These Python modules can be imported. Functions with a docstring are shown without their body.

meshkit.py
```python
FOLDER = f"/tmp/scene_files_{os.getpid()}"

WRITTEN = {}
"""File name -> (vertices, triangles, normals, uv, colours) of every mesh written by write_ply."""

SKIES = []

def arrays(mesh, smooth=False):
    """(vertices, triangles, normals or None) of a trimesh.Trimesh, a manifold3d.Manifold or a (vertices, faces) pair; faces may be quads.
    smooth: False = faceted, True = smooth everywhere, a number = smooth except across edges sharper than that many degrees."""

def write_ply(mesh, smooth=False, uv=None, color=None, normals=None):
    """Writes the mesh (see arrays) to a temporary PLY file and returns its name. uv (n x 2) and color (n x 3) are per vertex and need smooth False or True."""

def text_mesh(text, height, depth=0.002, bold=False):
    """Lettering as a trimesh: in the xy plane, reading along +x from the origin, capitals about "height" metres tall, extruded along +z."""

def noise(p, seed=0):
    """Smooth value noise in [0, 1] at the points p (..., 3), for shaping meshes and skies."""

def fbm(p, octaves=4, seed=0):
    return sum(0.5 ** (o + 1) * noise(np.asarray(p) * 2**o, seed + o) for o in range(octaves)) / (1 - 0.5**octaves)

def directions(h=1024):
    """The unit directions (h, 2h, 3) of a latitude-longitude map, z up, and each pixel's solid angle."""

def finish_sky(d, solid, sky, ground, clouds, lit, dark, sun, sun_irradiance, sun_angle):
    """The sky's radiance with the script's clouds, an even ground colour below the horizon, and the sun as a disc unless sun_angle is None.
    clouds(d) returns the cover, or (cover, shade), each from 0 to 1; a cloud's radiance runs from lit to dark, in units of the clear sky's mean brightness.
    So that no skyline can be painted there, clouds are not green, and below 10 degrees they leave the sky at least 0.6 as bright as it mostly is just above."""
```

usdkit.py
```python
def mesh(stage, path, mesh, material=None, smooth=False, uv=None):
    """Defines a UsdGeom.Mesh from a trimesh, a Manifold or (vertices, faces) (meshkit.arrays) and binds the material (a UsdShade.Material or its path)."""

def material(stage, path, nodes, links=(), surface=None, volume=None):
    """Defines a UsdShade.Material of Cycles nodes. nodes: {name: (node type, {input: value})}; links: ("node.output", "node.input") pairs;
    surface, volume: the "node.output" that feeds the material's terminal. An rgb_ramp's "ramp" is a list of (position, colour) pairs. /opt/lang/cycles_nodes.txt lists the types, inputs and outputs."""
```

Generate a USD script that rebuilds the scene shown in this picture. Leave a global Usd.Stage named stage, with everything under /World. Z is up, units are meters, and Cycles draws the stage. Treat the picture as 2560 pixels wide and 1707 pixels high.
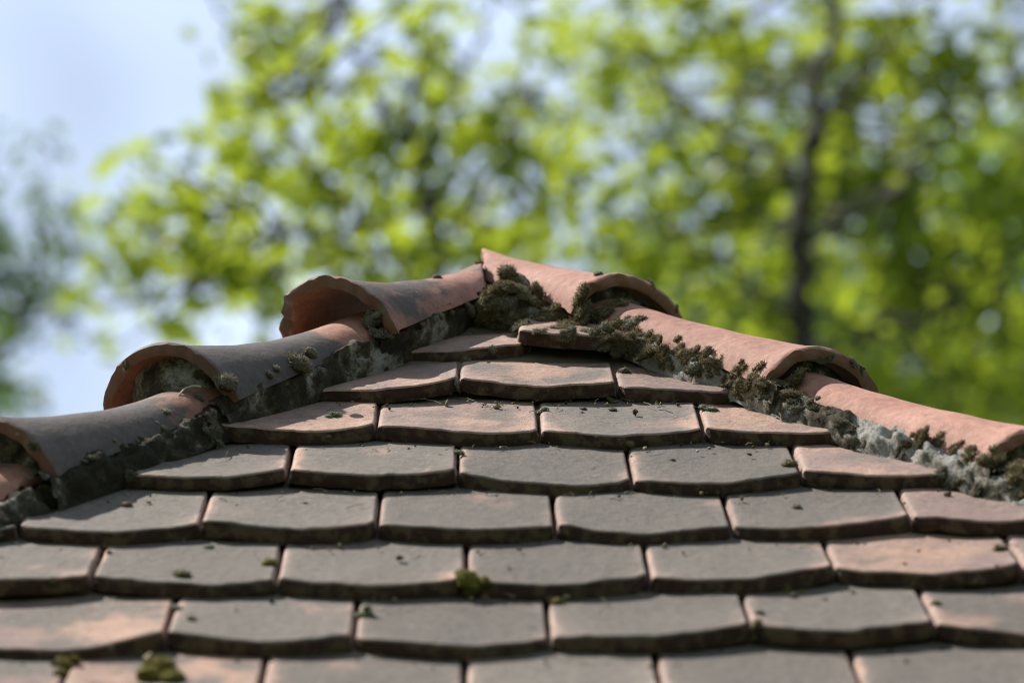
import math, random
import numpy as np
import trimesh, usdkit, meshkit
from pxr import Usd, UsdGeom, UsdLux, UsdShade, Gf, Sdf, Vt

stage = Usd.Stage.CreateInMemory()
UsdGeom.SetStageUpAxis(stage, UsdGeom.Tokens.z)
UsdGeom.SetStageMetersPerUnit(stage, 1.0)
UsdGeom.Xform.Define(stage, '/World')
UsdGeom.Scope.Define(stage, '/World/Looks')
rng = np.random.default_rng(7)
T_ = Sdf.ValueTypeNames

# ------------------------------------------------------------------ camera
CAM = np.array([-0.0278, -3.9524, 1.6])
RIGHT = np.array([0.99991436, -0.00492822, -0.0121235])
UP = np.array([0.0069947, -0.58170689, 0.81336841])
FWD = np.array([0.01106078, 0.81338355, 0.58162261])
cam = UsdGeom.Camera.Define(stage, '/World/camera')
cam.CreateHorizontalApertureAttr(36.0)
cam.CreateVerticalApertureAttr(36.0 * 682 / 1024)
cam.CreateFocalLengthAttr(140.6)
cam.CreateClippingRangeAttr(Gf.Vec2f(0.05, 2000))
cam.CreateFStopAttr(4.0)
cam.CreateFocusDistanceAttr(4.5)
cam.CreateExposureAttr(0.78)
M = np.eye(4)
M[0, :3], M[1, :3], M[2, :3], M[3, :3] = RIGHT, UP, -FWD, CAM
cam.AddTransformOp().Set(Gf.Matrix4d(*M.ravel().tolist()))

# ------------------------------------------------------------------ sun and sky
SUN = np.array([-1.0, 0.104, 1.717]); SUN /= np.linalg.norm(SUN)
sun = UsdLux.DistantLight.Define(stage, '/World/sun')
sun.CreateIntensityAttr(1.25); sun.CreateAngleAttr(0.5); sun.CreateNormalizeAttr(True)
sun.CreateColorAttr(Gf.Vec3f(1.0, 0.95, 0.87))
zx = np.cross([0, 1, 0], SUN); zx /= np.linalg.norm(zx); zy = np.cross(SUN, zx)
M = np.eye(4); M[0, :3], M[1, :3], M[2, :3] = zx, zy, SUN
sun.AddTransformOp().Set(Gf.Matrix4d(*M.ravel().tolist()))
sky = UsdLux.DomeLight.Define(stage, '/World/sky')
skym = usdkit.material(stage, '/World/Looks/sky', {
    's': ('sky_texture', {'sky_type': 'single_scattering', 'sun_disc': False, 'sun_elevation': float(math.asin(SUN[2])),
                          'sun_rotation': float(math.atan2(SUN[0], SUN[1])), 'aerosol_density': 1.0}),
    'tc': ('texture_coordinate', {}),
    'n': ('noise_texture', {'scale': 6.0, 'detail': 3.0, 'roughness': 0.5}),
    'r': ('rgb_ramp', {'ramp': [(0.30, (0.2, 0.2, 0.2)), (0.74, (0.9, 0.9, 0.9))]}),
    'm': ('mix', {'color2': (12.0, 14.2, 18.0)}),
    'b': ('background_shader', {'strength': 0.05})},
    [('tc.generated', 'n.vector'), ('n.fac', 'r.fac'), ('r.color', 'm.fac'), ('s.color', 'm.color1'), ('m.color', 'b.color')],
    surface='b.background')
UsdShade.MaterialBindingAPI.Apply(sky.GetPrim()).Bind(skym)
sky.GetPrim().SetCustomDataByKey('kind', 'structure')

# ------------------------------------------------------------------ helpers
used = {}
def numbered(parent, name):
    k = (parent, name)
    i = used.get(k, 0); used[k] = i + 1
    return f'{parent}/{name}' + (f'_{i:03d}' if i else '')

def tag(prim, label=None, cat=None, group=None, kind=None):
    p = prim.GetPrim() if hasattr(prim, 'GetPrim') else prim
    for k, v in (('label', label), ('category', cat), ('group', group), ('kind', kind)):
        if v: p.SetCustomDataByKey(k, v)
    return p

def norms(v, f):
    n = np.zeros_like(v); c = np.cross(v[f[:, 1]] - v[f[:, 0]], v[f[:, 2]] - v[f[:, 0]])
    for k in range(3): np.add.at(n, f[:, k], c)
    l = np.linalg.norm(n, axis=1, keepdims=True)
    return np.where(l > 0, n / np.maximum(l, 1e-30), [0, 0, 1.])

class MB:
    """collects shapes with per-vertex values for one mesh"""
    def __init__(s): s.v, s.f, s.n, s.a, s.k = [], [], [], {}, 0
    def add(s, v, f, smooth=True, **attrs):
        v = np.asarray(v, float); f = np.asarray(f, int)
        if f.shape[1] == 4: f = np.vstack([f[:, [0, 1, 2]], f[:, [0, 2, 3]]])
        if not smooth:
            v2 = v[f].reshape(-1, 3)
            attrs = {k: (np.asarray(x)[f].ravel() if np.ndim(x) else x) for k, x in attrs.items()}
            v, f = v2, np.arange(len(v2)).reshape(-1, 3)
        s.v.append(v); s.f.append(f + s.k); s.n.append(norms(v, f)); s.k += len(v)
        for k, x in attrs.items(): s.a.setdefault(k, []).append(np.broadcast_to(np.asarray(x, float), (len(v),)))
        return s
    def build(s, path, mat, at=None):
        v, f, n = np.vstack(s.v), np.vstack(s.f), np.vstack(s.n)
        m = UsdGeom.Mesh.Define(stage, path)
        if at is not None:
            v = v - np.asarray(at); m.AddTranslateOp().Set(Gf.Vec3d(*map(float, at)))
        m.CreatePointsAttr(Vt.Vec3fArray.FromNumpy(v.astype(np.float32)))
        m.CreateFaceVertexCountsAttr(Vt.IntArray.FromNumpy(np.full(len(f), 3, np.int32)))
        m.CreateFaceVertexIndicesAttr(Vt.IntArray.FromNumpy(f.astype(np.int32).ravel()))
        m.CreateSubdivisionSchemeAttr('none')
        m.CreateNormalsAttr(Vt.Vec3fArray.FromNumpy(n.astype(np.float32))); m.SetNormalsInterpolation('vertex')
        for k, x in s.a.items():
            UsdGeom.PrimvarsAPI(m).CreatePrimvar(k, T_.FloatArray, 'vertex').Set(Vt.FloatArray.FromNumpy(np.concatenate(x).astype(np.float32)))
        UsdShade.MaterialBindingAPI.Apply(m.GetPrim()).Bind(mat)
        return m.GetPrim()

def grid_faces(nx, ny, off=0, flip=False):
    i, j = np.meshgrid(np.arange(nx - 1), np.arange(ny - 1), indexing='ij')
    a = (i * ny + j).ravel() + off; b = a + ny
    q = np.stack([a, b, b + 1, a + 1], 1)
    return q[:, ::-1] if flip else q

def tube(pts, radii, sides=7, seed=0, rough=0.0):
    pts = np.asarray(pts, float); radii = np.broadcast_to(radii, len(pts))
    t = np.gradient(pts, axis=0); t /= np.linalg.norm(t, axis=1, keepdims=True)
    ref = np.array([0.31, 0.9, 0.17]); a = np.cross(t, ref); a /= np.linalg.norm(a, axis=1, keepdims=True); b = np.cross(t, a)
    ph = np.linspace(0, 2 * np.pi, sides, endpoint=False)
    v = pts[:, None] + radii[:, None, None] * (np.cos(ph)[None, :, None] * a[:, None] + np.sin(ph)[None, :, None] * b[:, None])
    v = v.reshape(-1, 3)
    if rough: v += (meshkit.noise(v * 8, seed)[:, None] - .5) * rough
    n = len(pts); f = []
    for i in range(n - 1):
        for j in range(sides):
            k = (j + 1) % sides
            f.append([i * sides + j, i * sides + k, (i + 1) * sides + k, (i + 1) * sides + j])
    return v, np.array(f)

def mat(name, nodes, links, surface='p.BSDF'):
    return usdkit.material(stage, '/World/Looks/' + name, nodes, links, surface=surface)

# ------------------------------------------------------------------ materials
def clay_material(name, clay, clay2, patina, edge_col, butt_col, moss_col, rough=0.82, relief=1.0):
    """fired clay with a grey weathered skin; primvars: patina (how much skin), edge (worn rims), butt (damp front ends), rnd (per piece)"""
    return mat(name, {
        'g': ('geometry', {}),
        'ap': ('attribute', {'attribute': 'patina'}), 'ae': ('attribute', {'attribute': 'edge'}),
        'ab': ('attribute', {'attribute': 'butt'}), 'ar': ('attribute', {'attribute': 'rnd'}),
        'n1': ('noise_texture', {'scale': 13.0, 'detail': 7.0, 'roughness': 0.62, 'dimensions': '4D'}),
        'rw': ('math', {'math_type': 'multiply', 'value2': 37.0}),
        'n2': ('noise_texture', {'scale': 95.0, 'detail': 5.0, 'roughness': 0.65}),
        'n3': ('noise_texture', {'scale': 480.0, 'detail': 3.0, 'roughness': 0.7}),
        'n4': ('noise_texture', {'scale': 60.0, 'detail': 3.0, 'roughness': 0.6}),
        'c1': ('mix', {'color1': clay, 'color2': clay2}),
        'n5': ('noise_texture', {'scale': 7.0, 'detail': 3.0, 'roughness': 0.6, 'dimensions': '4D'}),
        'r5': ('map_range', {'range_type': 'smoothstep', 'from_min': 0.36, 'from_max': 0.62, 'clamp': True}),
        'tone': ('map_range', {'from_min': 0.0, 'from_max': 1.0, 'to_min': 0.84, 'to_max': 1.14}),
        'vm2': ('math', {'math_type': 'multiply'}),
        'pv': ('voronoi_texture', {'scale': 44.0, 'randomness': 1.0}),
        'ps': ('map_range', {'range_type': 'smoothstep', 'from_min': 0.07, 'from_max': 0.13, 'to_min': 0.55, 'to_max': 0.0, 'clamp': True}),
        'pn': ('map_range', {'range_type': 'smoothstep', 'from_min': 0.55, 'from_max': 0.64, 'clamp': True}),
        'px': ('math', {'math_type': 'multiply'}),
        'c7': ('mix', {'color2': (0.36, 0.35, 0.28)}),
        # patina mask = patina + 1.3*(n1-.5) + .5*(n2-.5) - .55*edge
        'm1': ('math', {'math_type': 'multiply_add', 'value2': 2.1, 'value3': -1.05}),
        'm2': ('math', {'math_type': 'multiply_add', 'value2': 0.8, 'value3': -0.40}),
        's1': ('math', {'math_type': 'add'}), 's2': ('math', {'math_type': 'add'}),
        'm3': ('math', {'math_type': 'multiply_add', 'value2': -0.8}),
        'rs': ('map_range', {'range_type': 'smoothstep', 'from_min': 0.30, 'from_max': 0.66, 'clamp': True}),
        'c2': ('mix', {'color2': patina}),
        'em': ('math', {'math_type': 'multiply', 'value2': 0.5}),
        'c3': ('mix', {'color2': edge_col}),
        # fine mottling
        'rv': ('map_range', {'from_min': 0.25, 'from_max': 0.75, 'to_min': 0.66, 'to_max': 1.3}),
        'rv2': ('map_range', {'from_min': 0.25, 'from_max': 0.75, 'to_min': 0.86, 'to_max': 1.14}),
        'vm': ('math', {'math_type': 'multiply'}),
        'c4': ('mix', {'mix_type': 'multiply', 'fac': 1.0}),
        # front ends
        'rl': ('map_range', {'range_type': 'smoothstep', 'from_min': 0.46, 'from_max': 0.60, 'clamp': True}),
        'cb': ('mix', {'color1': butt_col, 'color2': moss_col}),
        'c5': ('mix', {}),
        # pale and dark lichen specks
        'vo': ('voronoi_texture', {'scale': 70.0, 'randomness': 1.0}),
        'vs': ('map_range', {'range_type': 'smoothstep', 'from_min': 0.12, 'from_max': 0.20, 'to_min': 1.0, 'to_max': 0.0, 'clamp': True}),
        'vn': ('map_range', {'range_type': 'smoothstep', 'from_min': 0.54, 'from_max': 0.60, 'clamp': True}),
        'vx': ('math', {'math_type': 'multiply'}),
        'vy': ('math', {'math_type': 'multiply', 'value2': 0.6}),
        'c6': ('mix', {'color2': (0.05, 0.045, 0.03)}),
        'bu': ('bump', {'strength': 0.55 * relief, 'distance': 0.0016}),
        'bu2': ('bump', {'strength': 0.6 * relief, 'distance': 0.0045}),
        'p': ('principled_bsdf', {'roughness': rough, 'specular_ior_level': 0.3}),
    }, [('g.position', 'n1.vector'), ('ar.fac', 'rw.value1'), ('rw.value', 'n1.w'), ('g.position', 'n2.vector'), ('g.position', 'n3.vector'), ('g.position', 'n4.vector'), ('g.position', 'vo.vector'),
        ('g.position', 'n5.vector'), ('rw.value', 'n5.w'), ('n5.fac', 'r5.value'), ('r5.result', 'c1.fac'), ('ar.fac', 'tone.value'), ('vm.value', 'vm2.value1'), ('tone.result', 'vm2.value2'), ('g.position', 'pv.vector'), ('pv.distance', 'ps.value'), ('n2.fac', 'pn.value'), ('ps.result', 'px.value1'), ('pn.result', 'px.value2'), ('px.value', 'c7.fac'), ('c6.color', 'c7.color1'), ('n1.fac', 'm1.value1'), ('n2.fac', 'm2.value1'), ('m1.value', 's1.value1'), ('m2.value', 's1.value2'),
        ('s1.value', 's2.value1'), ('ap.fac', 's2.value2'), ('ae.fac', 'm3.value1'), ('s2.value', 'm3.value3'), ('m3.value', 'rs.value'),
        ('c1.color', 'c2.color1'), ('rs.result', 'c2.fac'), ('ae.fac', 'em.value1'), ('em.value', 'c3.fac'), ('c2.color', 'c3.color1'),
        ('n2.fac', 'rv.value'), ('n3.fac', 'rv2.value'), ('rv.result', 'vm.value1'), ('rv2.result', 'vm.value2'),
        ('c3.color', 'c4.color1'), ('vm2.value', 'c4.color2'),
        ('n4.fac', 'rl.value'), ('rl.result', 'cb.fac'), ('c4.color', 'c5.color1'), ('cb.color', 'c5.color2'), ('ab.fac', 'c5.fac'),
        ('vo.distance', 'vs.value'), ('n1.fac', 'vn.value'), ('vs.result', 'vx.value1'), ('vn.result', 'vx.value2'), ('vx.value', 'vy.value1'), ('vy.value', 'c6.fac'), ('c5.color', 'c6.color1'),
        ('c7.color', 'p.base_color'), ('n3.fac', 'bu.height'), ('n2.fac', 'bu2.height'), ('bu.normal', 'bu2.normal'), ('bu2.normal', 'p.normal')])

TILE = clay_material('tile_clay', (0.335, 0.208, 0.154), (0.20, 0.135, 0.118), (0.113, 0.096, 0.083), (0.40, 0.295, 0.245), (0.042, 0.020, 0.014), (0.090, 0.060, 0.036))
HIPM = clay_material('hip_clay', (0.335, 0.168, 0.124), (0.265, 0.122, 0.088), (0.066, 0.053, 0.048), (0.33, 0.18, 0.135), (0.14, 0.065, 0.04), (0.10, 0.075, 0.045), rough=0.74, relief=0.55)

MORTAR = mat('mortar', {
    'g': ('geometry', {}), 'a': ('attribute', {'attribute': 'clean'}),
    'n1': ('noise_texture', {'scale': 26.0, 'detail': 8.0, 'roughness': 0.68}),
    'n2': ('noise_texture', {'scale': 420.0, 'detail': 4.0, 'roughness': 0.7}),
    'ad': ('math', {'math_type': 'add'}),
    'r': ('rgb_ramp', {'ramp': [(0.40, (0.035, 0.030, 0.020)), (0.50, (0.09, 0.076, 0.052)), (0.54, (0.17, 0.155, 0.125)), (0.60, (0.33, 0.315, 0.29)), (0.80, (0.44, 0.43, 0.41))]}),
    'rv': ('map_range', {'from_min': 0.3, 'from_max': 0.7, 'to_min': 0.5, 'to_max': 1.3}),
    'c': ('mix', {'mix_type': 'multiply', 'fac': 1.0}),
    'b': ('bump', {'strength': 1.0, 'distance': 0.004}),
    'p': ('principled_bsdf', {'roughness': 0.95, 'specular_ior_level': 0.15})},
    [('g.position', 'n1.vector'), ('g.position', 'n2.vector'), ('n1.fac', 'ad.value1'), ('a.fac', 'ad.value2'), ('ad.value', 'r.fac'),
     ('n2.fac', 'rv.value'), ('r.color', 'c.color1'), ('rv.result', 'c.color2'), ('c.color', 'p.base_color'), ('n2.fac', 'b.height'), ('b.normal', 'p.normal')])

def moss_material(name, low, high, alt):
    return mat(name, {
        'a': ('attribute', {'attribute': 'tip'}), 'g': ('geometry', {}),
        'n': ('noise_texture', {'scale': 55.0, 'detail': 3.0}),
        'h': ('mix', {'color1': high, 'color2': alt}), 'r': ('map_range', {'from_min': 0.35, 'from_max': 0.65, 'clamp': True}),
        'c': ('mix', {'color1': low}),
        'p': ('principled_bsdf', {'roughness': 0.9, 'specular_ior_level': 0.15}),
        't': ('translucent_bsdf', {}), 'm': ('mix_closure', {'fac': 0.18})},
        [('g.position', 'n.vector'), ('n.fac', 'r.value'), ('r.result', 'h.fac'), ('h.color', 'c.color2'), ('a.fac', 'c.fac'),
         ('c.color', 'p.base_color'), ('c.color', 't.color'), ('p.BSDF', 'm.closure1'), ('t.BSDF', 'm.closure2')], surface='m.closure')
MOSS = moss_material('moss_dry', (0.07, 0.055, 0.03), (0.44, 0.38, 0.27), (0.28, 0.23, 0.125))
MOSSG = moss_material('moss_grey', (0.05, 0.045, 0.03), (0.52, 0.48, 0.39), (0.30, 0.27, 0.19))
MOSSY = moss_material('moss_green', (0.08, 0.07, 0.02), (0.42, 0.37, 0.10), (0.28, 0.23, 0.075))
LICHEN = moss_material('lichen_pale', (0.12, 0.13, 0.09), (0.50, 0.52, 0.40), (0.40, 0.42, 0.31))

def leaf_material(name, c1, c2, t1, t2, fac):
    return mat(name, {
        'g': ('geometry', {}), 'c': ('mix', {'color1': c1, 'color2': c2}), 't': ('mix', {'color1': t1, 'color2': t2}),
        'p': ('principled_bsdf', {'roughness': 0.45, 'specular_ior_level': 0.4}), 'tr': ('translucent_bsdf', {}), 'm': ('mix_closure', {'fac': fac})},
        [('g.random_per_island', 'c.fac'), ('g.random_per_island', 't.fac'), ('c.color', 'p.base_color'), ('t.color', 'tr.color'),
         ('p.BSDF', 'm.closure1'), ('tr.BSDF', 'm.closure2')], surface='m.closure')
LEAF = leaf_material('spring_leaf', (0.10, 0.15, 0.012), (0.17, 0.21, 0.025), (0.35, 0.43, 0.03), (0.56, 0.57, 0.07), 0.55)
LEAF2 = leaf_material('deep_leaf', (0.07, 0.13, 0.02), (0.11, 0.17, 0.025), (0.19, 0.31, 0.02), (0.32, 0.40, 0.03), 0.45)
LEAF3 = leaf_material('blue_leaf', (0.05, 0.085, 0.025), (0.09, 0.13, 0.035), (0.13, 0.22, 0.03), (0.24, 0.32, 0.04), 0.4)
BARK = mat('bark', {'g': ('geometry', {}), 'n': ('noise_texture', {'scale': 14.0, 'detail': 5.0}), 'r': ('rgb_ramp', {'ramp': [(0.3, (0.025, 0.02, 0.015)), (0.7, (0.065, 0.054, 0.042))]}),
    'b': ('bump', {'strength': 0.7, 'distance': 0.02}), 'p': ('principled_bsdf', {'roughness': 0.9})},
    [('g.position', 'n.vector'), ('n.fac', 'r.fac'), ('r.color', 'p.base_color'), ('n.fac', 'b.height'), ('b.normal', 'p.normal')])
GRASS = mat('grass', {'g': ('geometry', {}), 'n': ('noise_texture', {'scale': 1.7, 'detail': 8.0, 'roughness': 0.7}), 'r': ('rgb_ramp', {'ramp': [(0.3, (0.035, 0.06, 0.015)), (0.7, (0.085, 0.12, 0.03))]}),
    'p': ('principled_bsdf', {'roughness': 0.9})}, [('g.position', 'n.vector'), ('n.fac', 'r.fac'), ('r.color', 'p.base_color')])
PLASTER = mat('plaster', {'g': ('geometry', {}), 'n': ('noise_texture', {'scale': 6.0, 'detail': 6.0}), 'r': ('rgb_ramp', {'ramp': [(0.3, (0.42, 0.38, 0.32)), (0.7, (0.58, 0.54, 0.47))]}),
    'b': ('bump', {'strength': 0.3, 'distance': 0.01}), 'p': ('principled_bsdf', {'roughness': 0.9})}, [('g.position', 'n.vector'), ('n.fac', 'r.fac'), ('r.color', 'p.base_color'), ('n.fac', 'b.height'), ('b.normal', 'p.normal')])
WOOD = mat('old_board', {'g': ('geometry', {}), 'n': ('noise_texture', {'scale': 20.0, 'detail': 4.0}), 'r': ('rgb_ramp', {'ramp': [(0.3, (0.06, 0.045, 0.03)), (0.7, (0.13, 0.10, 0.07))]}),
    'p': ('principled_bsdf', {'roughness': 0.85})}, [('g.position', 'n.vector'), ('n.fac', 'r.fac'), ('r.color', 'p.base_color')])

# ------------------------------------------------------------------ the roof's own frame: u along the eaves, v up the slope, n out of it
PITCH = math.radians(51); SP, CP = math.sin(PITCH), math.cos(PITCH)
XW, VW, NW = np.array([1, 0, 0.]), np.array([0, CP, SP]), np.array([0, -SP, CP])
ORG = np.array([-0.037, -0.2561, 4.1839])
def W(u, v, n): return ORG + np.multiply.outer(u, XW) + np.multiply.outer(v, VW) + np.multiply.outer(n, NW)
G, TW, THK = 0.1656, 0.18, 0.0155
AL, AR = (0.0425, 0.4471), (0.0283, 0.5356)          # where the left and right hip lines start at the apex
def footL(v): return -0.076 - 0.621 * (0.117 - v)   # where the mortar meets the plain tiles
def footR(v): return 0.189 + 0.642 * (0.147 - v)
def hipL(v): return footL(v) - 0.06
def hipR(v): return footR(v) + 0.06

# ------------------------------------------------------------------ ground, building
gm = MB()
gv = np.array([[-600, -600, 0], [600, -600, 0], [600, 600, 0], [-600, 600, 0.]]); gm.add(gv, [[0, 1, 2, 3]])
tag(gm.build('/World/ground', GRASS), 'grassy ground under the trees', 'ground', kind='structure')

ROOF = '/World/tiled_pavilion'
UsdGeom.Xform.Define(stage, ROOF)
tag(stage.GetPrimAtPath(ROOF), 'small building with a hipped roof of weathered grey and terracotta tiles', 'building')
EAVE_V = -8.55 * G
eb = W(0., EAVE_V, -0.105); EY, EZ = -eb[1], eb[2]     # eave half-width and height
wb = trimesh.creation.box([2 * EY - .34, 2 * EY - .34, EZ]); wb.apply_translation([0, 0, EZ / 2 - 0.01])
MB().add(wb.vertices, wb.faces, smooth=False).build(ROOF + '/wall', PLASTER)
apz = W(0.037, 0.49, -0.095)[2]
dv = np.array([[-EY, -EY, EZ], [EY, -EY, EZ], [EY, EY, EZ], [-EY, EY, EZ], [0, 0, apz]])
MB().add(dv, [[0, 1, 4], [1, 2, 4], [2, 3, 4], [3, 0, 4], [0, 2, 1], [0, 3, 2]], smooth=False).build(ROOF + '/roof_deck', WOOD)

# ------------------------------------------------------------------ plain tiles
RX = np.array([0, .001, .0025, .0045, .0075, .012]); 
def tile(uc, vf, wl, wr, nl=0., nr=0., dvl=0., dvr=0., sag=0.02, dip=0.55, patina=.6, L=None, seed=0, warp=1.0, lift_tail=0.0, cutl=True, cutr=True, thk=THK, chip=1.0, n0=0.0):
    """one clay tile: front edge at v=vf, from uc-wl to uc+wr, its head end running up under the courses above; hips cut it at a slant"""
    L = L or 2 * G + 0.03
    r = np.random.default_rng(seed + 1000)
    sx = np.concatenate([RX / .18, np.linspace(.012 / .18, 1 - .012 / .18, 29)[1:-1], 1 - RX[::-1] / .18])
    ty = np.concatenate([RX / L, np.linspace(.012 / L, 1, 15)[1:]])
    S, Tt = np.meshgrid(sx, ty, indexing='ij')
    y = Tt * L
    v_of = vf + y
    lo = np.full_like(y, uc - wl); hi = np.full_like(y, uc + wr)
    if cutl: lo = np.maximum(lo, hipL(v_of) + 0.01)
    if cutr: hi = np.minimum(hi, hipR(v_of) - 0.01)
    wid = np.maximum(hi - lo, 0.004); hi = lo + wid
    nn = r.random(3) * 50
    ed = (meshkit.fbm(np.stack([lo[0] * 0 + nn[0], v_of[0] * 30, v_of[0] * 0], -1), 3) - .5) * .004
    u = lo + S * wid
    sfull = np.clip((u - (uc - wl)) / (wl + wr), 0, 1)
    # segment-shaped tail
    dd = np.where(sfull < dip, (dip - sfull) / dip, (sfull - dip) / (1 - dip))
    arc = -sag * (1 - dd ** 1.4)
    corner = 0.0035 * (np.clip((np.abs(sfull - .5) - .455) / .045, 0, 1)) ** 2
    rag = (meshkit.fbm(np.stack([u * 55 + nn[1], y * 0 + nn[2], y * 0], -1), 3, seed) - .5) * .0055 * chip
    fade = np.clip(1 - y / (1.2 * G), 0, 1)
    for cs in (0, 1):                                  # knocked-off corners
        if r.random() < .3:
            cw, ch = r.uniform(.005, .015), r.uniform(.003, .009)
            q = np.clip(1 - np.abs(sfull - cs) * (wl + wr) / cw, 0, 1)
            corner = corner + ch * q ** .7 * (.7 + .6 * meshkit.noise(np.stack([u * 160 + nn[0], 0 * u, 0 * u], -1), seed))
    for _ in range(r.integers(0, 3)):                  # small bites out of the front edge
        cc, cw, ch = r.uniform(.1, .9), r.uniform(.004, .012), r.uniform(.0015, .004)
        corner = corner + ch * np.exp(-((sfull - cc) * (wl + wr) / cw) ** 2)
    v = v_of + (arc + corner + rag + dvl * (1 - sfull) + dvr * sfull) * fade
    # rounded rims
    ef = np.minimum(y, 1.0); es = np.minimum(S * wid, (1 - S) * wid)
    def rim(d, R=.005): d = np.clip(d, 0, R); return R - np.sqrt(np.maximum(R * R - (R - d) ** 2, 0))
    drop = np.maximum(rim(ef, .0022), np.maximum(rim(S * wid, .0062), rim((1 - S) * wid, .003)))
    tilt = -y * (THK + .0025) / G
    P3 = np.stack([u * 9 + nn[0], v * 9 + nn[1], 0 * u + nn[2]], -1)
    wv = (meshkit.fbm(P3, 3, seed) - .5) * .009 * warp + (meshkit.noise(P3 * 8, seed) - .5) * .0010
    f2 = np.clip(1 - y / (2 * G), 0, 1)
    ntop = n0 + tilt + wv * f2 + (nl * (1 - sfull) + nr * sfull) * f2 - drop + lift_tail * f2
    eL, eR = S * wid, (1 - S) * wid
    edge = np.maximum(np.exp(-eL / .0045), np.maximum(.3 * np.exp(-eR / .004), .3 * np.exp(-ef / .003))) * (0.6 + .8 * meshkit.noise(np.stack([u * 60, v * 60, 0 * u], -1), seed))
    edge = np.clip(edge + 0.6 * np.exp(-np.hypot(es, ef) / .02) * (meshkit.noise(np.stack([u * 15, v * 15, 0 * u], -1), seed + 9) > .45) + 0.3 * np.exp(-es / .013) * (meshkit.noise(np.stack([u * 25, v * 25, 0 * u], -1), seed + 3) > .5), 0, 1)
    mb = MB()
    V = W(u, v, ntop).reshape(-1, 3)
    nx, ny = u.shape
    mb.add(V, grid_faces(nx, ny), patina=patina, edge=edge.ravel(), butt=0., rnd=r.random())
    rnd = r.random()
    # rims: left, front, right
    idx = np.concatenate([np.arange(ny - 1, 0, -1), np.arange(nx) * ny, (nx - 1) * ny + np.arange(1, ny)])
    nlev = 5
    U0, V0, N0 = u.ravel()[idx], v.ravel()[idx], ntop.ravel()[idx]
    isf = np.zeros(len(idx)); isf[ny - 1:ny - 1 + nx] = 1
    side_l = np.zeros(len(idx)); side_l[:ny - 1] = 1; side_r = np.zeros(len(idx)); side_r[-(ny - 1):] = 1
    cols = []
    for k in range(nlev):
        t = k / (nlev - 1)
        b = (meshkit.fbm(np.stack([U0 * 70 + nn[0], V0 * 70, 0 * U0 + k * .9 + nn[1]], -1), 3, seed) - .35) * .005 * (0 if k == 0 else 1)
        bulge = .0012 * math.sin(math.pi * t) + .0022 * t
        cols.append(W(U0 + (side_l * (b - bulge) - side_r * (b - bulge)), V0 + isf * (b - bulge), N0 - t * thk * (1 - .0)))
    C = np.stack(cols, 1)
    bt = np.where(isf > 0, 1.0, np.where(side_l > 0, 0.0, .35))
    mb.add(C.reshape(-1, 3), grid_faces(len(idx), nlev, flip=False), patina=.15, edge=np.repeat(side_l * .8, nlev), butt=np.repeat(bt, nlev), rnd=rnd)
    # underside
    Vb = W(u, v, ntop + drop - thk - np.minimum(drop, .001)).reshape(-1, 3)
    mb.add(Vb[::1], grid_faces(nx, ny, flip=True), patina=.1, edge=0., butt=.6, rnd=rnd)
    return mb

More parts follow.
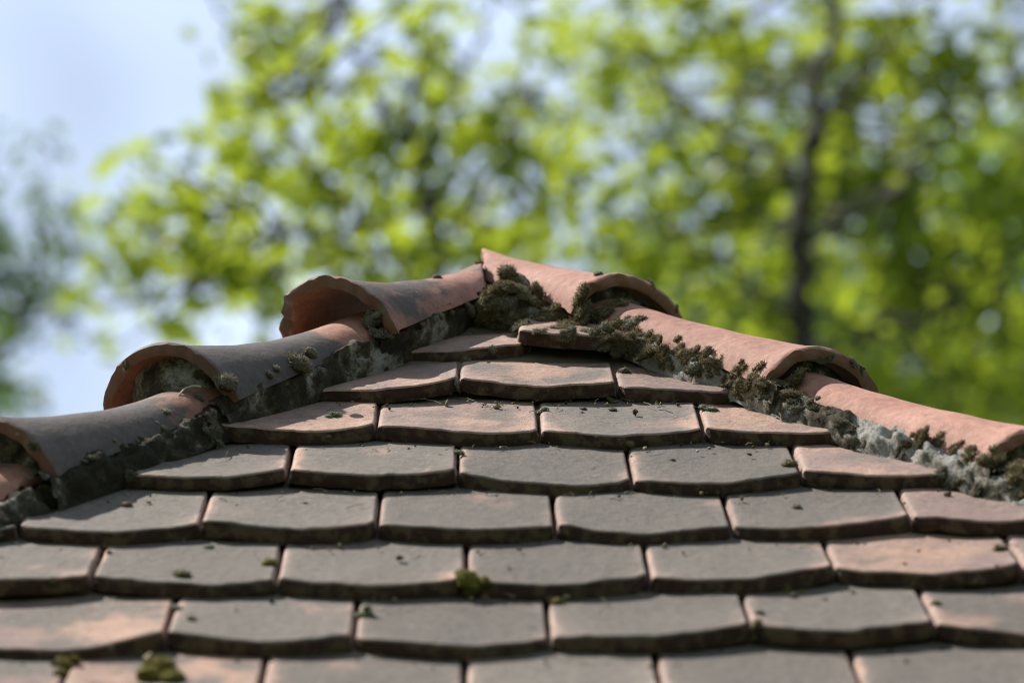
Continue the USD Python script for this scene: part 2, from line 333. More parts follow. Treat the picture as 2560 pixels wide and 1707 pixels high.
tile_at = {}
PAT = {-1: {0: .05, 1: .05}, 0: {-1: .5, 0: .5, 1: .12}, 1: {-1.5: .35, -.5: .38, .5: .7, 1.5: .05},
       2: {-2: .85, -1: .72, 0: .82, 1: .85, 2: .22}, 3: {-2.5: .8, -1.5: .75, -.5: .82, .5: .92, 1.5: .8, 2.5: .18},
       4: {-3: .65, -2: .95, -1: .74, 0: .92, 1: .76, 2: .42, 3: .5}, 5: {-2.5: .66, -1.5: .9, -.5: .96, .5: .98, 1.5: .98, 2.5: .66},
       6: {-3: .72, -2: .66, -1: .8, 0: .95, 1: .98, 2: .9}}
# measured unevenness of the courses at the joints: (shift along eaves, lift) in metres
ERR = {(0, 0): (3, 15), (0, 1): (8, -5), (1, -.5): (4, 12), (1, .5): (9, -3), (1, 1.5): (10, -6), (2, -1): (3, 11), (2, 0): (5, 3), (2, 1): (1, -16), (2, 2): (5, -4),
       (3, -1.5): (-17, 3), (3, -.5): (-12, -2), (3, .5): (-13, -8), (3, 1.5): (-7, -17), (3, 2.5): (-13, 2), (4, -2): (-5, 4), (4, -1): (-4, -4), (4, 0): (-12, -9),
       (4, 1): (-8, -6), (4, 2): (-6, 11), (4, 3): (-13, 11), (5, -1.5): (9, 5), (5, -.5): (19, -9), (5, .5): (16, -9), (5, 1.5): (-2, 12), (5, 2.5): (19, 10)}
def joint(j, i):
    ex, ey = ERR.get((j, i), (0, 0)); s = 2150.
    r = np.random.default_rng(int(j * 977 + i * 31 + 5000))
    if (j, i) not in ERR: ex, ey = r.normal(0, 6), r.normal(0, 6)
    return -ex / s, ey / s * .45, -ey * .55 / 600.   # du, dn, dv
JIT = np.random.default_rng(3)
for j in range(-1, 9):
    off = 0 if j % 2 == 0 else .5
    for i2 in range(-9, 10):
        i = i2 + off                                   # joint at the tile's right side; the tile spans joints i-1 .. i
        a, b = (i - 1) * TW, i * TW
        vf = -j * G
        if j == -1: continue
        if b < hipL(vf) + .035 or a > hipR(vf) - .035: continue
        du0, dn0, dv0 = joint(j, i - 1); du1, dn1, dv1 = joint(j, i)
        gap = .0016 + JIT.random() * .0018
        uc = (a + du0 + b + du1) / 2; wl = uc - (a + du0) - gap; wr = (b + du1) - uc - gap
        pat = PAT.get(j, {}).get(i - 1 if j % 2 == 0 else i - 1, .85)
        mb = tile(uc, vf, wl, wr, dn0 + JIT.normal(0, .0012) , dn1 + JIT.normal(0, .0012), -dv0, -dv1, sag=.020 + JIT.random() * .007,
                  dip=.46 + JIT.random() * .18, warp=1.35, thk=THK + JIT.normal(0, .0012), patina=pat + JIT.normal(0, .08), seed=int(j * 40 + i2 + 400))
        p = numbered(ROOF, 'roof_tile'); mb.build(p, TILE); tile_at[(j, i - 1)] = p
# the two small tiles under the apex, the right one kicked up over the left
for args in ((dict(uc=.035, vf=G - .005, wl=.16, wr=.046, sag=.018, patina=.05, seed=901, nl=-.004, nr=.004)),
             (dict(uc=.152, vf=G - .02, wl=.083, wr=.125, sag=.008, dip=.5, patina=-.1, seed=902, n0=.018, nl=.004, nr=-.005, dvl=.014, dvr=-.022))):
    pr = tile(L=.2, **args).build(numbered(ROOF, 'roof_tile'), TILE)
tag(pr, 'small reddish tile kicked up over its neighbour under the apex')

# the other three faces, which the roof turns away
for q in (1, 2, 3):
    mb = MB(); ca, sa = math.cos(q * math.pi / 2), math.sin(q * math.pi / 2)
    R = np.array([[ca, -sa, 0], [sa, ca, 0], [0, 0, 1]])
    vv = []
    for j in range(0, 9):
        off = 0 if j % 2 == 0 else .5
        for i2 in range(-9, 10):
            a, b = (i2 + off - 1) * TW + .003, (i2 + off) * TW - .003
            v0, v1 = -j * G, -j * G + G * 1.25
            h0, h1 = CP * (.33 - v0), max(CP * (.33 - v1), 0.01)
            if b < -h0 + .03 or a > h0 - .03: continue
            a0, b0, a1, b1 = max(a, -h0), min(b, h0), min(max(a, -h1), h1 - .004), max(min(b, h1), -h1 + .004)
            if a1 > b1: continue
            tt = (THK + .0025) / G
            n0, n1 = -.03, -.03 - (v1 - v0) * tt
            pts = [(a0, v0, n0), ((a0 + b0) / 2, v0 - .02, n0), (b0, v0, n0), (b1, v1, n1), (a1, v1, n1)]
            top = np.array([W(x, y, z) for x, y, z in pts]); bot = np.array([W(x, y, z - THK) for x, y, z in pts])
            v = np.vstack([top, bot]) @ R.T
            f = [[0, 1, 4], [1, 2, 3], [1, 3, 4]] + [[5 + k, 5 + (k + 1) % 5, (k + 1) % 5] for k in range(5)] + [[5 + k, (k + 1) % 5, k] for k in range(5)]
            mb.add(v, f, smooth=False, patina=.6 + .3 * rng.random(), edge=0., butt=0., rnd=rng.random())
    pr = mb.build(numbered(ROOF, 'roof_tile_course'), TILE); tag(pr, kind='stuff')

# ------------------------------------------------------------------ hip tiles
HD = {}
for sg, A in ((-1, AL), (1, AR)):
    kk, mm = ((0.6723, -0.0257), (0.7003, -0.0262))[sg > 0]
    ax = sg * kk * XW - VW + mm * NW; ax /= np.linalg.norm(ax)
    lat = np.array([-sg, -1, 0]) / math.sqrt(2)                  # toward the front face
    lat = lat - (lat @ ax) * ax; lat /= np.linalg.norm(lat)
    zz = np.cross(ax, lat) * (-sg)
    if zz[2] < 0: zz = -zz
    HD[sg] = (W(*A, 0.), ax, lat, zz)
def hip_pt(sg, x, y, z):
    o, ax, lat, zz = HD[sg]
    return o + np.multiply.outer(x, ax) + np.multiply.outer(y, lat) + np.multiply.outer(z, zz)
def hip_profile(t, flare):
    """half-width and height of the arch along a tile, t = 0 at its narrow upper end"""
    return 0.0658 + 0.0323 * t, flare[0] + (flare[1] - flare[0]) * np.clip(t, 0, 1.05) ** flare[2]
FLARE = {-1: (0.0450, 0.103, 2.5), 1: (0.0433, 0.074, 2.1)}
ZB = {-1: -0.0144, 1: -0.0226}
def mitre(sg, P):
    """the two uppermost hip tiles are cut to meet in one upright joint at the apex"""
    ax = HD[sg][1]
    xm = (-.006 if sg > 0 else -.010) + .012 * (meshkit.noise(P * 40, 5) - .5)
    d = np.maximum((xm - P[..., 0]) * sg, 0) / abs(ax[0])
    return P + d[..., None] * ax
def hip_tile(sg, x0, x1, seed, patina, chip=None, roll=0., z_up=0.):
    r = np.random.default_rng(seed); L = x1 - x0
    t = np.concatenate([[0, .006, .015], np.linspace(.03, .97, 26), [.985, .994, 1.0]])
    ph = np.linspace(math.radians(-2), math.radians(182), 41)
    TT, PP = np.meshgrid(t, ph, indexing='ij')
    a, h = hip_profile(TT, FLARE[sg])
    lip = .0025 * np.exp(-((TT - .985) / .03) ** 2)
    th = .015; zb = ZB[sg]; flare = FLARE[sg]
    def shell(off, zoff=0.):
        aa, hh = a + off + lip, h + off + lip
        cs, sn = np.cos(PP), np.sin(PP)
        y = aa * np.sign(cs) * np.abs(cs) ** .92; z = zb + z_up * (1 - TT) + hh * np.sign(sn) * np.abs(sn) ** .95
        x = x0 + L * TT
        wob = (meshkit.fbm(np.stack([x * 12, y * 12, z * 12 + seed], -1), 3, seed) - .5) * .006
        y = y * (1 + wob * 4); z = z + wob
        # uneven ends
        x = x + ((TT > .975) - 1. * (TT < .01)) * (meshkit.fbm(np.stack([PP * 3 + seed, 0 * PP, 0 * PP], -1), 3) - .5) * .016
        if chip is not None:
            c = np.clip(1 - np.abs(PP - chip[0]) / chip[1], 0, 1) * chip[2] * (.6 + .8 * meshkit.noise(np.stack([PP * 9, 0 * PP, 0 * PP], -1), seed))
            x = np.minimum(x, x1 - c * (TT > .2))
        return x, y, z
    mb = MB(); rn = r.random()
    xo, yo, zo = shell(0); xi, yi, zi = shell(-th)
    e_end = np.exp(-np.minimum(x1 - xo, np.inf) / .006).ravel()
    rim = np.clip(np.minimum((x1 - xo), (xo - x0)) / .004, 0, 1)
    Vo = hip_pt(sg, xo, yo, zo - (1 - np.sqrt(np.clip(1 - (1 - rim) ** 2, 0, 1))) * .0035)
    nx, ny = TT.shape
    fl = sg > 0
    if x0 < .1: Vo = mitre(sg, Vo)
    # patina sits along the crest and towards the middle of the tile
    sm = np.clip((TT - .2) / .35, 0, 1); pt = patina[0] + (patina[1] - patina[0]) * sm * sm * (3 - 2 * sm) + patina[2] * np.exp(-((PP - patina[3]) / .45) ** 2)
    mb.add(Vo.reshape(-1, 3), grid_faces(nx, ny, flip=fl), patina=pt.ravel(), edge=np.clip(e_end * .2, 0, 1), butt=0., rnd=rn)
    Vi = hip_pt(sg, xi, yi, zi)
    if x0 < .1: Vi = mitre(sg, Vi)
    mb.add(Vi.reshape(-1, 3), grid_faces(nx, ny, flip=not fl), patina=.0, edge=0., butt=.35, rnd=rn)
    for k in (0, nx - 1):
        e = np.stack([Vo[k], Vo[k] * .5 + Vi[k] * .5 + HD[sg][1] * (.0015 if k else -.0015) , Vi[k]], 1)
        e[:, 1] += HD[sg][1] * ((meshkit.noise(e[:, 1] * 90, seed)[:, None] - .5) * .005)
        mb.add(e.reshape(-1, 3), grid_faces(ny, 3, flip=(fl == (k == 0))), patina=.3, edge=0., butt=.8 if sg < 0 else .6, rnd=rn)
    for k in (0, ny - 1):
        e = np.stack([Vo[:, k], Vi[:, k]], 1)
        mb.add(e.reshape(-1, 3), grid_faces(nx, 2, flip=(fl != (k == 0))), patina=.2, edge=0., butt=.4, rnd=rn)
    return mb
HIPS = {-1: [(0.022, 0.3425), (0.2925, 0.65), (0.6, 0.9575), (0.9075, 1.265), (1.215, 1.5725), (1.5225, 1.88)], 1: [(-0.014, 0.3141), (0.2741, 0.6757), (0.6357, 1.0373), (0.9973, 1.3989), (1.3589, 1.7605)]}
PATH = {-1: [(.30, .48, .30, 1.7), (-.05, 1.05, .1, 1.2), (.15, 1.05, .1, 1.2), (.3, .8, 0, 1.2), (.5, .5, 0, 1), (.5, .5, 0, 1)],
        1: [(-.35, -.25, .35, 1.9), (-.35, -.15, 1.35, 1.85), (-.3, -.2, 1.35, 1.85), (0, 0, .8, 2), (0, 0, .8, 2)]}
for sg in (-1, 1):
    for k, (x0, x1) in enumerate(HIPS[sg]):
        ch = None
        if sg == -1 and k == 0: ch = (2.75, 1.0, .055)
        hip_tile(sg, x0, x1, 60 + k + 20 * (sg > 0), PATH[sg][k], chip=ch).build(numbered(ROOF, 'hip_tile'), HIPM)

# ------------------------------------------------------------------ mortar bedding under the hip tiles (front side) and plugs in their mouths
def mortar_strip(sg, x0, x1, seed):
    xs = np.linspace(x0, x1, int((x1 - x0) / .0025)); k = len(xs)
    tt = (xs - x0) / (x1 - x0)
    a, _ = hip_profile(tt, FLARE[sg])
    lat = HD[sg][2]
    E = hip_pt(sg, xs, 0 * xs, 0 * xs) + np.multiply.outer(a - .012, lat) + np.multiply.outer(0 * xs + ZB[sg] + .006, HD[sg][3])
    eu, ev, en = (E - ORG) @ XW, (E - ORG) @ VW, (E - ORG) @ NW
    lu, lv = lat @ XW, lat @ VW
    c0, c1 = (-0.076 - 0.621 * .117, .621) if sg < 0 else (.189 + .642 * .147, -.642)
    sl = (c0 + c1 * ev - eu) / (lu - c1 * lv)
    fu, fv = eu + sl * lu, ev + sl * lv
    rows = []
    wob = meshkit.fbm(np.stack([xs * 18, 0 * xs + seed, 0 * xs], -1), 3, seed) - .5
    for q, fr in enumerate((-.4, 0., .08, .17, .26, .35, .44, .53, .62, .71, .80, .89, .97, 1.03, 1.06)):
        w2 = meshkit.fbm(np.stack([xs * 42, 0 * xs + q * .42 + seed, 0 * xs], -1), 5, seed) - .5
        fr2 = np.full(k, fr)
        n = en * (1 - fr2) + (-.004) * fr2 if fr > 0 else en + 0 * xs
        bulge = (.010 * math.sin(math.pi * min(max(fr, 0), 1)) + w2 * .022 + wob * .012) * (1 if q > 1 else .15)
        if q >= 13: bulge = w2 * .012; n = n - .004 * (q - 12)
        uu, vv = eu + (fu - eu) * fr2, ev + (fv - ev) * fr2
        rows.append(W(uu, vv, n) + np.multiply.outer(bulge, .55 * lat + .8 * NW))
    P = np.stack(rows, 1)
    clean = (meshkit.noise(np.stack([xs * 13, 0 * xs + seed * 3.3, 0 * xs], -1), seed) - .5) * .34
    return MB().add(P.reshape(-1, 3), grid_faces(k, P.shape[1], flip=sg < 0), clean=np.repeat(clean + (.11 if sg > 0 else -.08), P.shape[1]))
for sg in (-1, 1):
    for k, (x0, x1) in enumerate(HIPS[sg][:5]):
        mortar_strip(sg, max(x0 + .03, .09) if k else .06, x1 + .02, 11 + 3 * k + 40 * (sg > 0)).build(numbered(ROOF, 'mortar_bedding'), MORTAR)
def lump(c, rad, frame, seed, sub=4, amp=.35, fr=1.6):
    m = trimesh.creation.icosphere(sub); v = np.array(m.vertices)
    d = 1 + (meshkit.fbm(v * fr + seed * 7.7, 5, seed) - .5) * 2 * amp
    d = d[:, None]
    q = v * d * np.asarray(rad)
    return np.asarray(c) + q @ np.asarray(frame), np.array(m.faces)
for sg, k, dx, rad, cl in ((-1, 1, -.020, (.022, .062, .060), .05), (-1, 2, -.024, (.026, .075, .066), -.02), (-1, 3, -.03, (.03, .07, .06), 0),
                           (1, 0, -.019, (.015, .082, .041), -.03), (1, 1, -.019, (.015, .082, .041), -.08), (1, 2, -.02, (.015, .082, .041), 0)):
    x1 = HIPS[sg][k][1]; o, ax, lat, zz = HD[sg]
    v, f = lump(hip_pt(sg, x1 + dx, .0, ZB[sg] + rad[2] * (.45 if sg < 0 else .33)), rad, [ax, lat, zz], 5 + k + sg, amp=.2)
    MB().add(v, f, clean=cl).build(numbered(ROOF, 'mortar_plug'), MORTAR)

# the heap of mortar where the two hips meet, in front of the topmost tiles
mb = MB()
for q, (x, y, z, r) in enumerate([(0.021, -0.0991, 4.4059, 0.03), (0.0453, -0.0917, 4.3918, 0.024), (-0.0039, -0.075, 4.4043, 0.02), (0.076, -0.1003, 4.3745, 0.022), (0.1048, -0.0836, 4.3779, 0.022), (0.1351, -0.1038, 4.3664, 0.024), (0.0277, -0.0909, 4.4408, 0.018)]):
    v, f = lump((x, y, z), (r * 1.15, r, r * .95), np.eye(3), 90 + q, amp=.22); mb.add(v, f, clean=.06 - .05 * (q > 1))
mb.build(ROOF + '/mortar_heap', MORTAR)
#@@TAIL@@
STALK = [(-0.3192, -0.3704, 4.1036), (-0.3275, -0.3684, 4.1062), (-0.337, -0.3671, 4.1038), (-0.3435, -0.3702, 4.0923), (-0.3464, -0.3759, 4.0787), (-0.3469, -0.3823, 4.0656)]
MOSS_STRIP = [
    (0.0250, -0.1095, 4.4369, -0.01, -0.92, -0.39, 0.0177, 'm'),
    (0.0064, -0.1248, 4.3968, -0.16, -0.96, -0.24, 0.0144, 'm'),
    (-0.0029, -0.1142, 4.3951, -0.65, -0.40, -0.65, 0.0103, 'm'),
    (0.0505, -0.1100, 4.4073, 0.72, -0.53, -0.46, 0.0197, 'm'),
    (0.0324, -0.1256, 4.4140, 0.40, -0.90, 0.18, 0.0124, 'm'),
    (-0.0081, -0.1022, 4.3911, -0.32, -0.43, -0.84, 0.0083, 'm'),
    (0.0341, -0.1334, 4.3555, -0.51, -0.60, 0.61, 0.0113, 'g'),
    (0.0011, -0.0853, 4.3859, -0.53, 0.33, -0.78, 0.0104, 'g'),
    (0.0191, -0.0948, 4.3725, 0.00, -0.81, 0.58, 0.0083, 'g'),
    (0.0117, -0.1265, 4.4116, 0.01, -0.96, -0.27, 0.0114, 'm'),
    (0.0398, -0.1135, 4.3844, 0.12, -0.94, -0.31, 0.0114, 'm'),
    (0.0679, -0.1220, 4.3697, -0.11, -0.98, -0.19, 0.0124, 'm'),
    (0.0822, -0.1529, 4.3366, 0.05, -0.72, 0.69, 0.0102, 'm'),
    (0.1035, -0.1379, 4.3661, -0.94, -0.28, -0.19, 0.0226, 'm'),
    (0.0878, -0.1399, 4.3502, -0.01, -0.72, 0.69, 0.0133, 'm'),
    (0.1243, -0.1267, 4.3659, -0.72, -0.69, 0.02, 0.0165, 'm'),
    (0.1400, -0.1304, 4.3814, -0.27, -0.82, 0.50, 0.0129, 'm'),
    (0.1621, -0.1045, 4.4091, 0.27, -0.62, 0.74, 0.0093, 'g'),
    (0.1120, -0.1689, 4.3185, 0.03, -0.70, 0.72, 0.0122, 'g'),
    (0.1290, -0.1825, 4.2986, -0.25, -0.77, -0.59, 0.0121, 'g'),
    (0.1444, -0.1794, 4.3069, 0.11, -0.73, 0.67, 0.0126, 'm'),
    (0.1590, -0.1860, 4.2934, -0.04, -0.69, -0.72, 0.0126, 'm'),
    (0.1766, -0.1834, 4.2889, -0.31, -0.95, -0.02, 0.0131, 'm'),
    (0.1658, -0.1665, 4.3335, -0.44, -0.82, 0.37, 0.0122, 'g'),
    (0.1856, -0.1988, 4.2717, -0.39, -0.73, 0.57, 0.0141, 'm'),
    (0.2047, -0.2116, 4.2563, -0.68, -0.73, -0.04, 0.0140, 'm'),
    (0.1515, -0.1790, 4.2873, -0.06, -0.71, -0.71, 0.0101, 'g'),
    (0.2227, -0.2388, 4.2319, -0.60, -0.67, -0.44, 0.0124, 'm'),
    (0.2374, -0.2504, 4.2163, -0.75, -0.65, -0.12, 0.0109, 'm'),
    (0.2546, -0.2690, 4.1993, 0.21, -0.95, -0.23, 0.0108, 'm'),
    (0.2724, -0.2857, 4.1772, -0.70, -0.71, 0.03, 0.0108, 'm'),
    (0.2900, -0.3048, 4.1571, -0.77, -0.63, 0.09, 0.0097, 'm'),
    (0.3078, -0.3183, 4.1416, 0.13, -0.86, 0.50, 0.0116, 'm'),
    (0.3236, -0.3003, 4.1458, -0.72, -0.69, 0.06, 0.0165, 'm'),
    (0.2589, -0.2624, 4.1788, -0.88, -0.44, -0.18, 0.0088, 'g'),
    (0.2718, -0.2787, 4.1554, -0.79, -0.33, -0.52, 0.0078, 'g'),
    (0.2040, -0.2117, 4.2360, -0.82, -0.37, -0.44, 0.0070, 'g'),
    (0.1652, -0.1708, 4.3148, -0.72, -0.69, 0.02, 0.0132, 'm'),
    (0.1864, -0.1935, 4.2891, -0.72, -0.70, 0.03, 0.0121, 'm'),
    (0.1947, -0.2073, 4.2533, -0.91, -0.21, -0.36, 0.0120, 'm'),
    (0.2142, -0.2235, 4.2550, -0.72, -0.69, 0.02, 0.0100, 'm'),
    (0.2313, -0.2480, 4.2102, -0.36, -0.82, -0.44, 0.0089, 'g'),
    (0.2454, -0.2534, 4.1984, -0.74, -0.42, -0.53, 0.0089, 'm'),
    (0.2827, -0.2981, 4.1506, -0.55, -0.74, -0.38, 0.0097, 'm'),
    (0.2986, -0.3093, 4.1397, -0.66, -0.75, -0.12, 0.0107, 'm'),
    (0.3123, -0.3116, 4.1262, -0.44, -0.75, -0.50, 0.0097, 'g'),
    (0.0634, -0.1067, 4.4000, 0.72, -0.68, 0.11, 0.0135, 'm'),
    (0.0757, -0.1230, 4.3772, 0.13, -0.99, 0.05, 0.0124, 'm'),
    (0.0913, -0.1787, 4.3066, -0.13, -0.93, -0.35, 0.0091, 'g'),
    (0.0537, -0.1704, 4.3191, 0.06, -0.71, 0.70, 0.0081, 'g'),
    (-0.0012, -0.1233, 4.4108, -0.46, -0.82, 0.33, 0.0103, 'm'),
    (-0.0091, -0.1167, 4.4029, -0.76, -0.48, -0.44, 0.0083, 'g'),
    (0.3029, -0.3108, 4.1298, -0.56, -0.69, 0.46, 0.0077, 'g'),
    (0.1944, -0.0983, 4.4366, 0.81, -0.59, 0.09, 0.0047, 'g'),
    (0.2244, -0.0589, 4.4314, 0.87, -0.48, -0.09, 0.0037, 'g'),
    (0.3502, -0.2950, 4.1820, 0.62, -0.78, 0.09, 0.0059, 'g'),
    (0.3655, -0.3017, 4.1837, 0.24, -0.45, -0.86, 0.0049, 'g'),
    (0.3771, -0.2990, 4.1867, 0.34, -0.31, -0.89, 0.0044, 'g'),
    (0.4076, -0.2731, 4.1981, 0.74, -0.68, 0.05, 0.0059, 'g'),
    (0.3354, -0.3240, 4.1204, 0.27, -0.72, 0.64, 0.0116, 'm'),
    (0.3358, -0.3341, 4.0958, 0.35, -0.84, 0.41, 0.0086, 'g'),
    (0.4173, -0.2598, 4.1972, 0.71, -0.62, -0.33, 0.0035, 'g'),
    (0.3519, -0.3405, 4.0912, -0.45, -0.88, -0.15, 0.0086, 'g'),
    (0.3619, -0.3541, 4.0731, -0.25, -0.81, 0.53, 0.0086, 'g'),
    (0.3751, -0.3790, 4.0462, -0.31, -0.89, 0.33, 0.0066, 'g'),
    (0.3909, -0.3824, 4.0374, -0.05, -0.88, 0.47, 0.0085, 'g'),
    (0.3969, -0.3977, 4.0031, -0.90, -0.30, -0.33, 0.0066, 'g'),
    (0.4274, -0.4273, 3.9716, -0.95, -0.30, -0.13, 0.0074, 'g'),
    (0.3863, -0.3918, 4.0128, -0.59, -0.64, -0.49, 0.0056, 'g'),
    (0.4230, -0.4175, 3.9979, -0.81, -0.34, 0.48, 0.0075, 'g'),
    (0.4498, -0.4400, 3.9768, -0.95, -0.30, -0.03, 0.0121, 'm'),
    (0.4664, -0.4521, 3.9656, -0.66, -0.75, 0.09, 0.0116, 'm'),
    (0.4820, -0.4678, 3.9482, -0.66, -0.75, 0.09, 0.0092, 'm'),
    (0.4975, -0.4841, 3.9316, -0.67, -0.73, 0.10, 0.0101, 'm'),
    (0.5123, -0.5026, 3.9136, -0.37, -0.93, -0.06, 0.0114, 'm'),
    (0.5344, -0.4779, 3.9300, 0.51, -0.72, -0.47, 0.0175, 'm'),
    (0.5321, -0.5139, 3.8825, -0.68, -0.70, 0.20, 0.0172, 'm'),
    (0.4756, -0.4736, 3.9017, -0.69, -0.70, -0.16, 0.0101, 'g'),
    (0.4676, -0.4723, 3.9146, 0.18, -0.93, -0.32, 0.0082, 'g'),
    (0.5158, -0.5127, 3.8582, -0.41, -0.88, -0.24, 0.0090, 'g'),
    (0.5392, -0.5219, 3.8556, -0.23, -0.97, -0.03, 0.0099, 'm'),
    (0.4961, -0.4981, 3.8744, -0.82, -0.56, -0.14, 0.0064, 'g'),
    (0.4366, -0.4347, 3.9788, -0.50, -0.71, -0.50, 0.0065, 'm'),
    (-0.3035, -0.3749, 4.0360, 0.59, -0.59, -0.55, 0.0085, 'g'),
    (-0.2958, -0.3606, 4.0343, 0.81, -0.51, -0.29, 0.0071, 'g'),
    (-0.3064, -0.3761, 4.0552, 0.80, -0.46, -0.40, 0.0076, 'g'),
    (-0.1302, -0.2105, 4.2907, 0.14, -0.85, 0.51, 0.0100, 'g'),
    (-0.2991, -0.3751, 4.0444, 0.66, -0.75, -0.11, 0.0066, 'g'),
    (-0.0274, -0.0924, 4.3760, 0.00, -0.81, 0.58, 0.0062, 'g'),
    (-0.0170, -0.0839, 4.3915, -0.41, -0.43, -0.80, 0.0062, 'g'),
    (-0.3819, -0.4608, 3.9259, -0.07, -0.74, -0.67, 0.0055, 'g'),
    (-0.4627, -0.5180, 3.8752, 0.14, -0.78, 0.60, 0.0063, 'g'),
    (-0.1329, -0.2002, 4.2808, 0.63, -0.74, -0.23, 0.0060, 'g'),
    (-0.5001, -0.5163, 3.9361, -0.39, -0.76, -0.51, 0.0082, 'g'),
    (-0.4767, -0.5357, 3.9146, -0.21, -0.76, -0.62, 0.0054, 'g'),
    (-0.5073, -0.5057, 3.9270, -0.36, -0.71, -0.60, 0.0064, 'g'),
    (-0.4061, -0.3331, 4.1616, -0.70, -0.56, -0.45, 0.0044, 'g'),
    (-0.3245, -0.3527, 4.1324, -0.11, -0.96, -0.25, 0.0048, 'g'),
    (-0.3251, -0.3629, 4.0961, 0.31, -0.83, 0.47, 0.0057, 'g')]
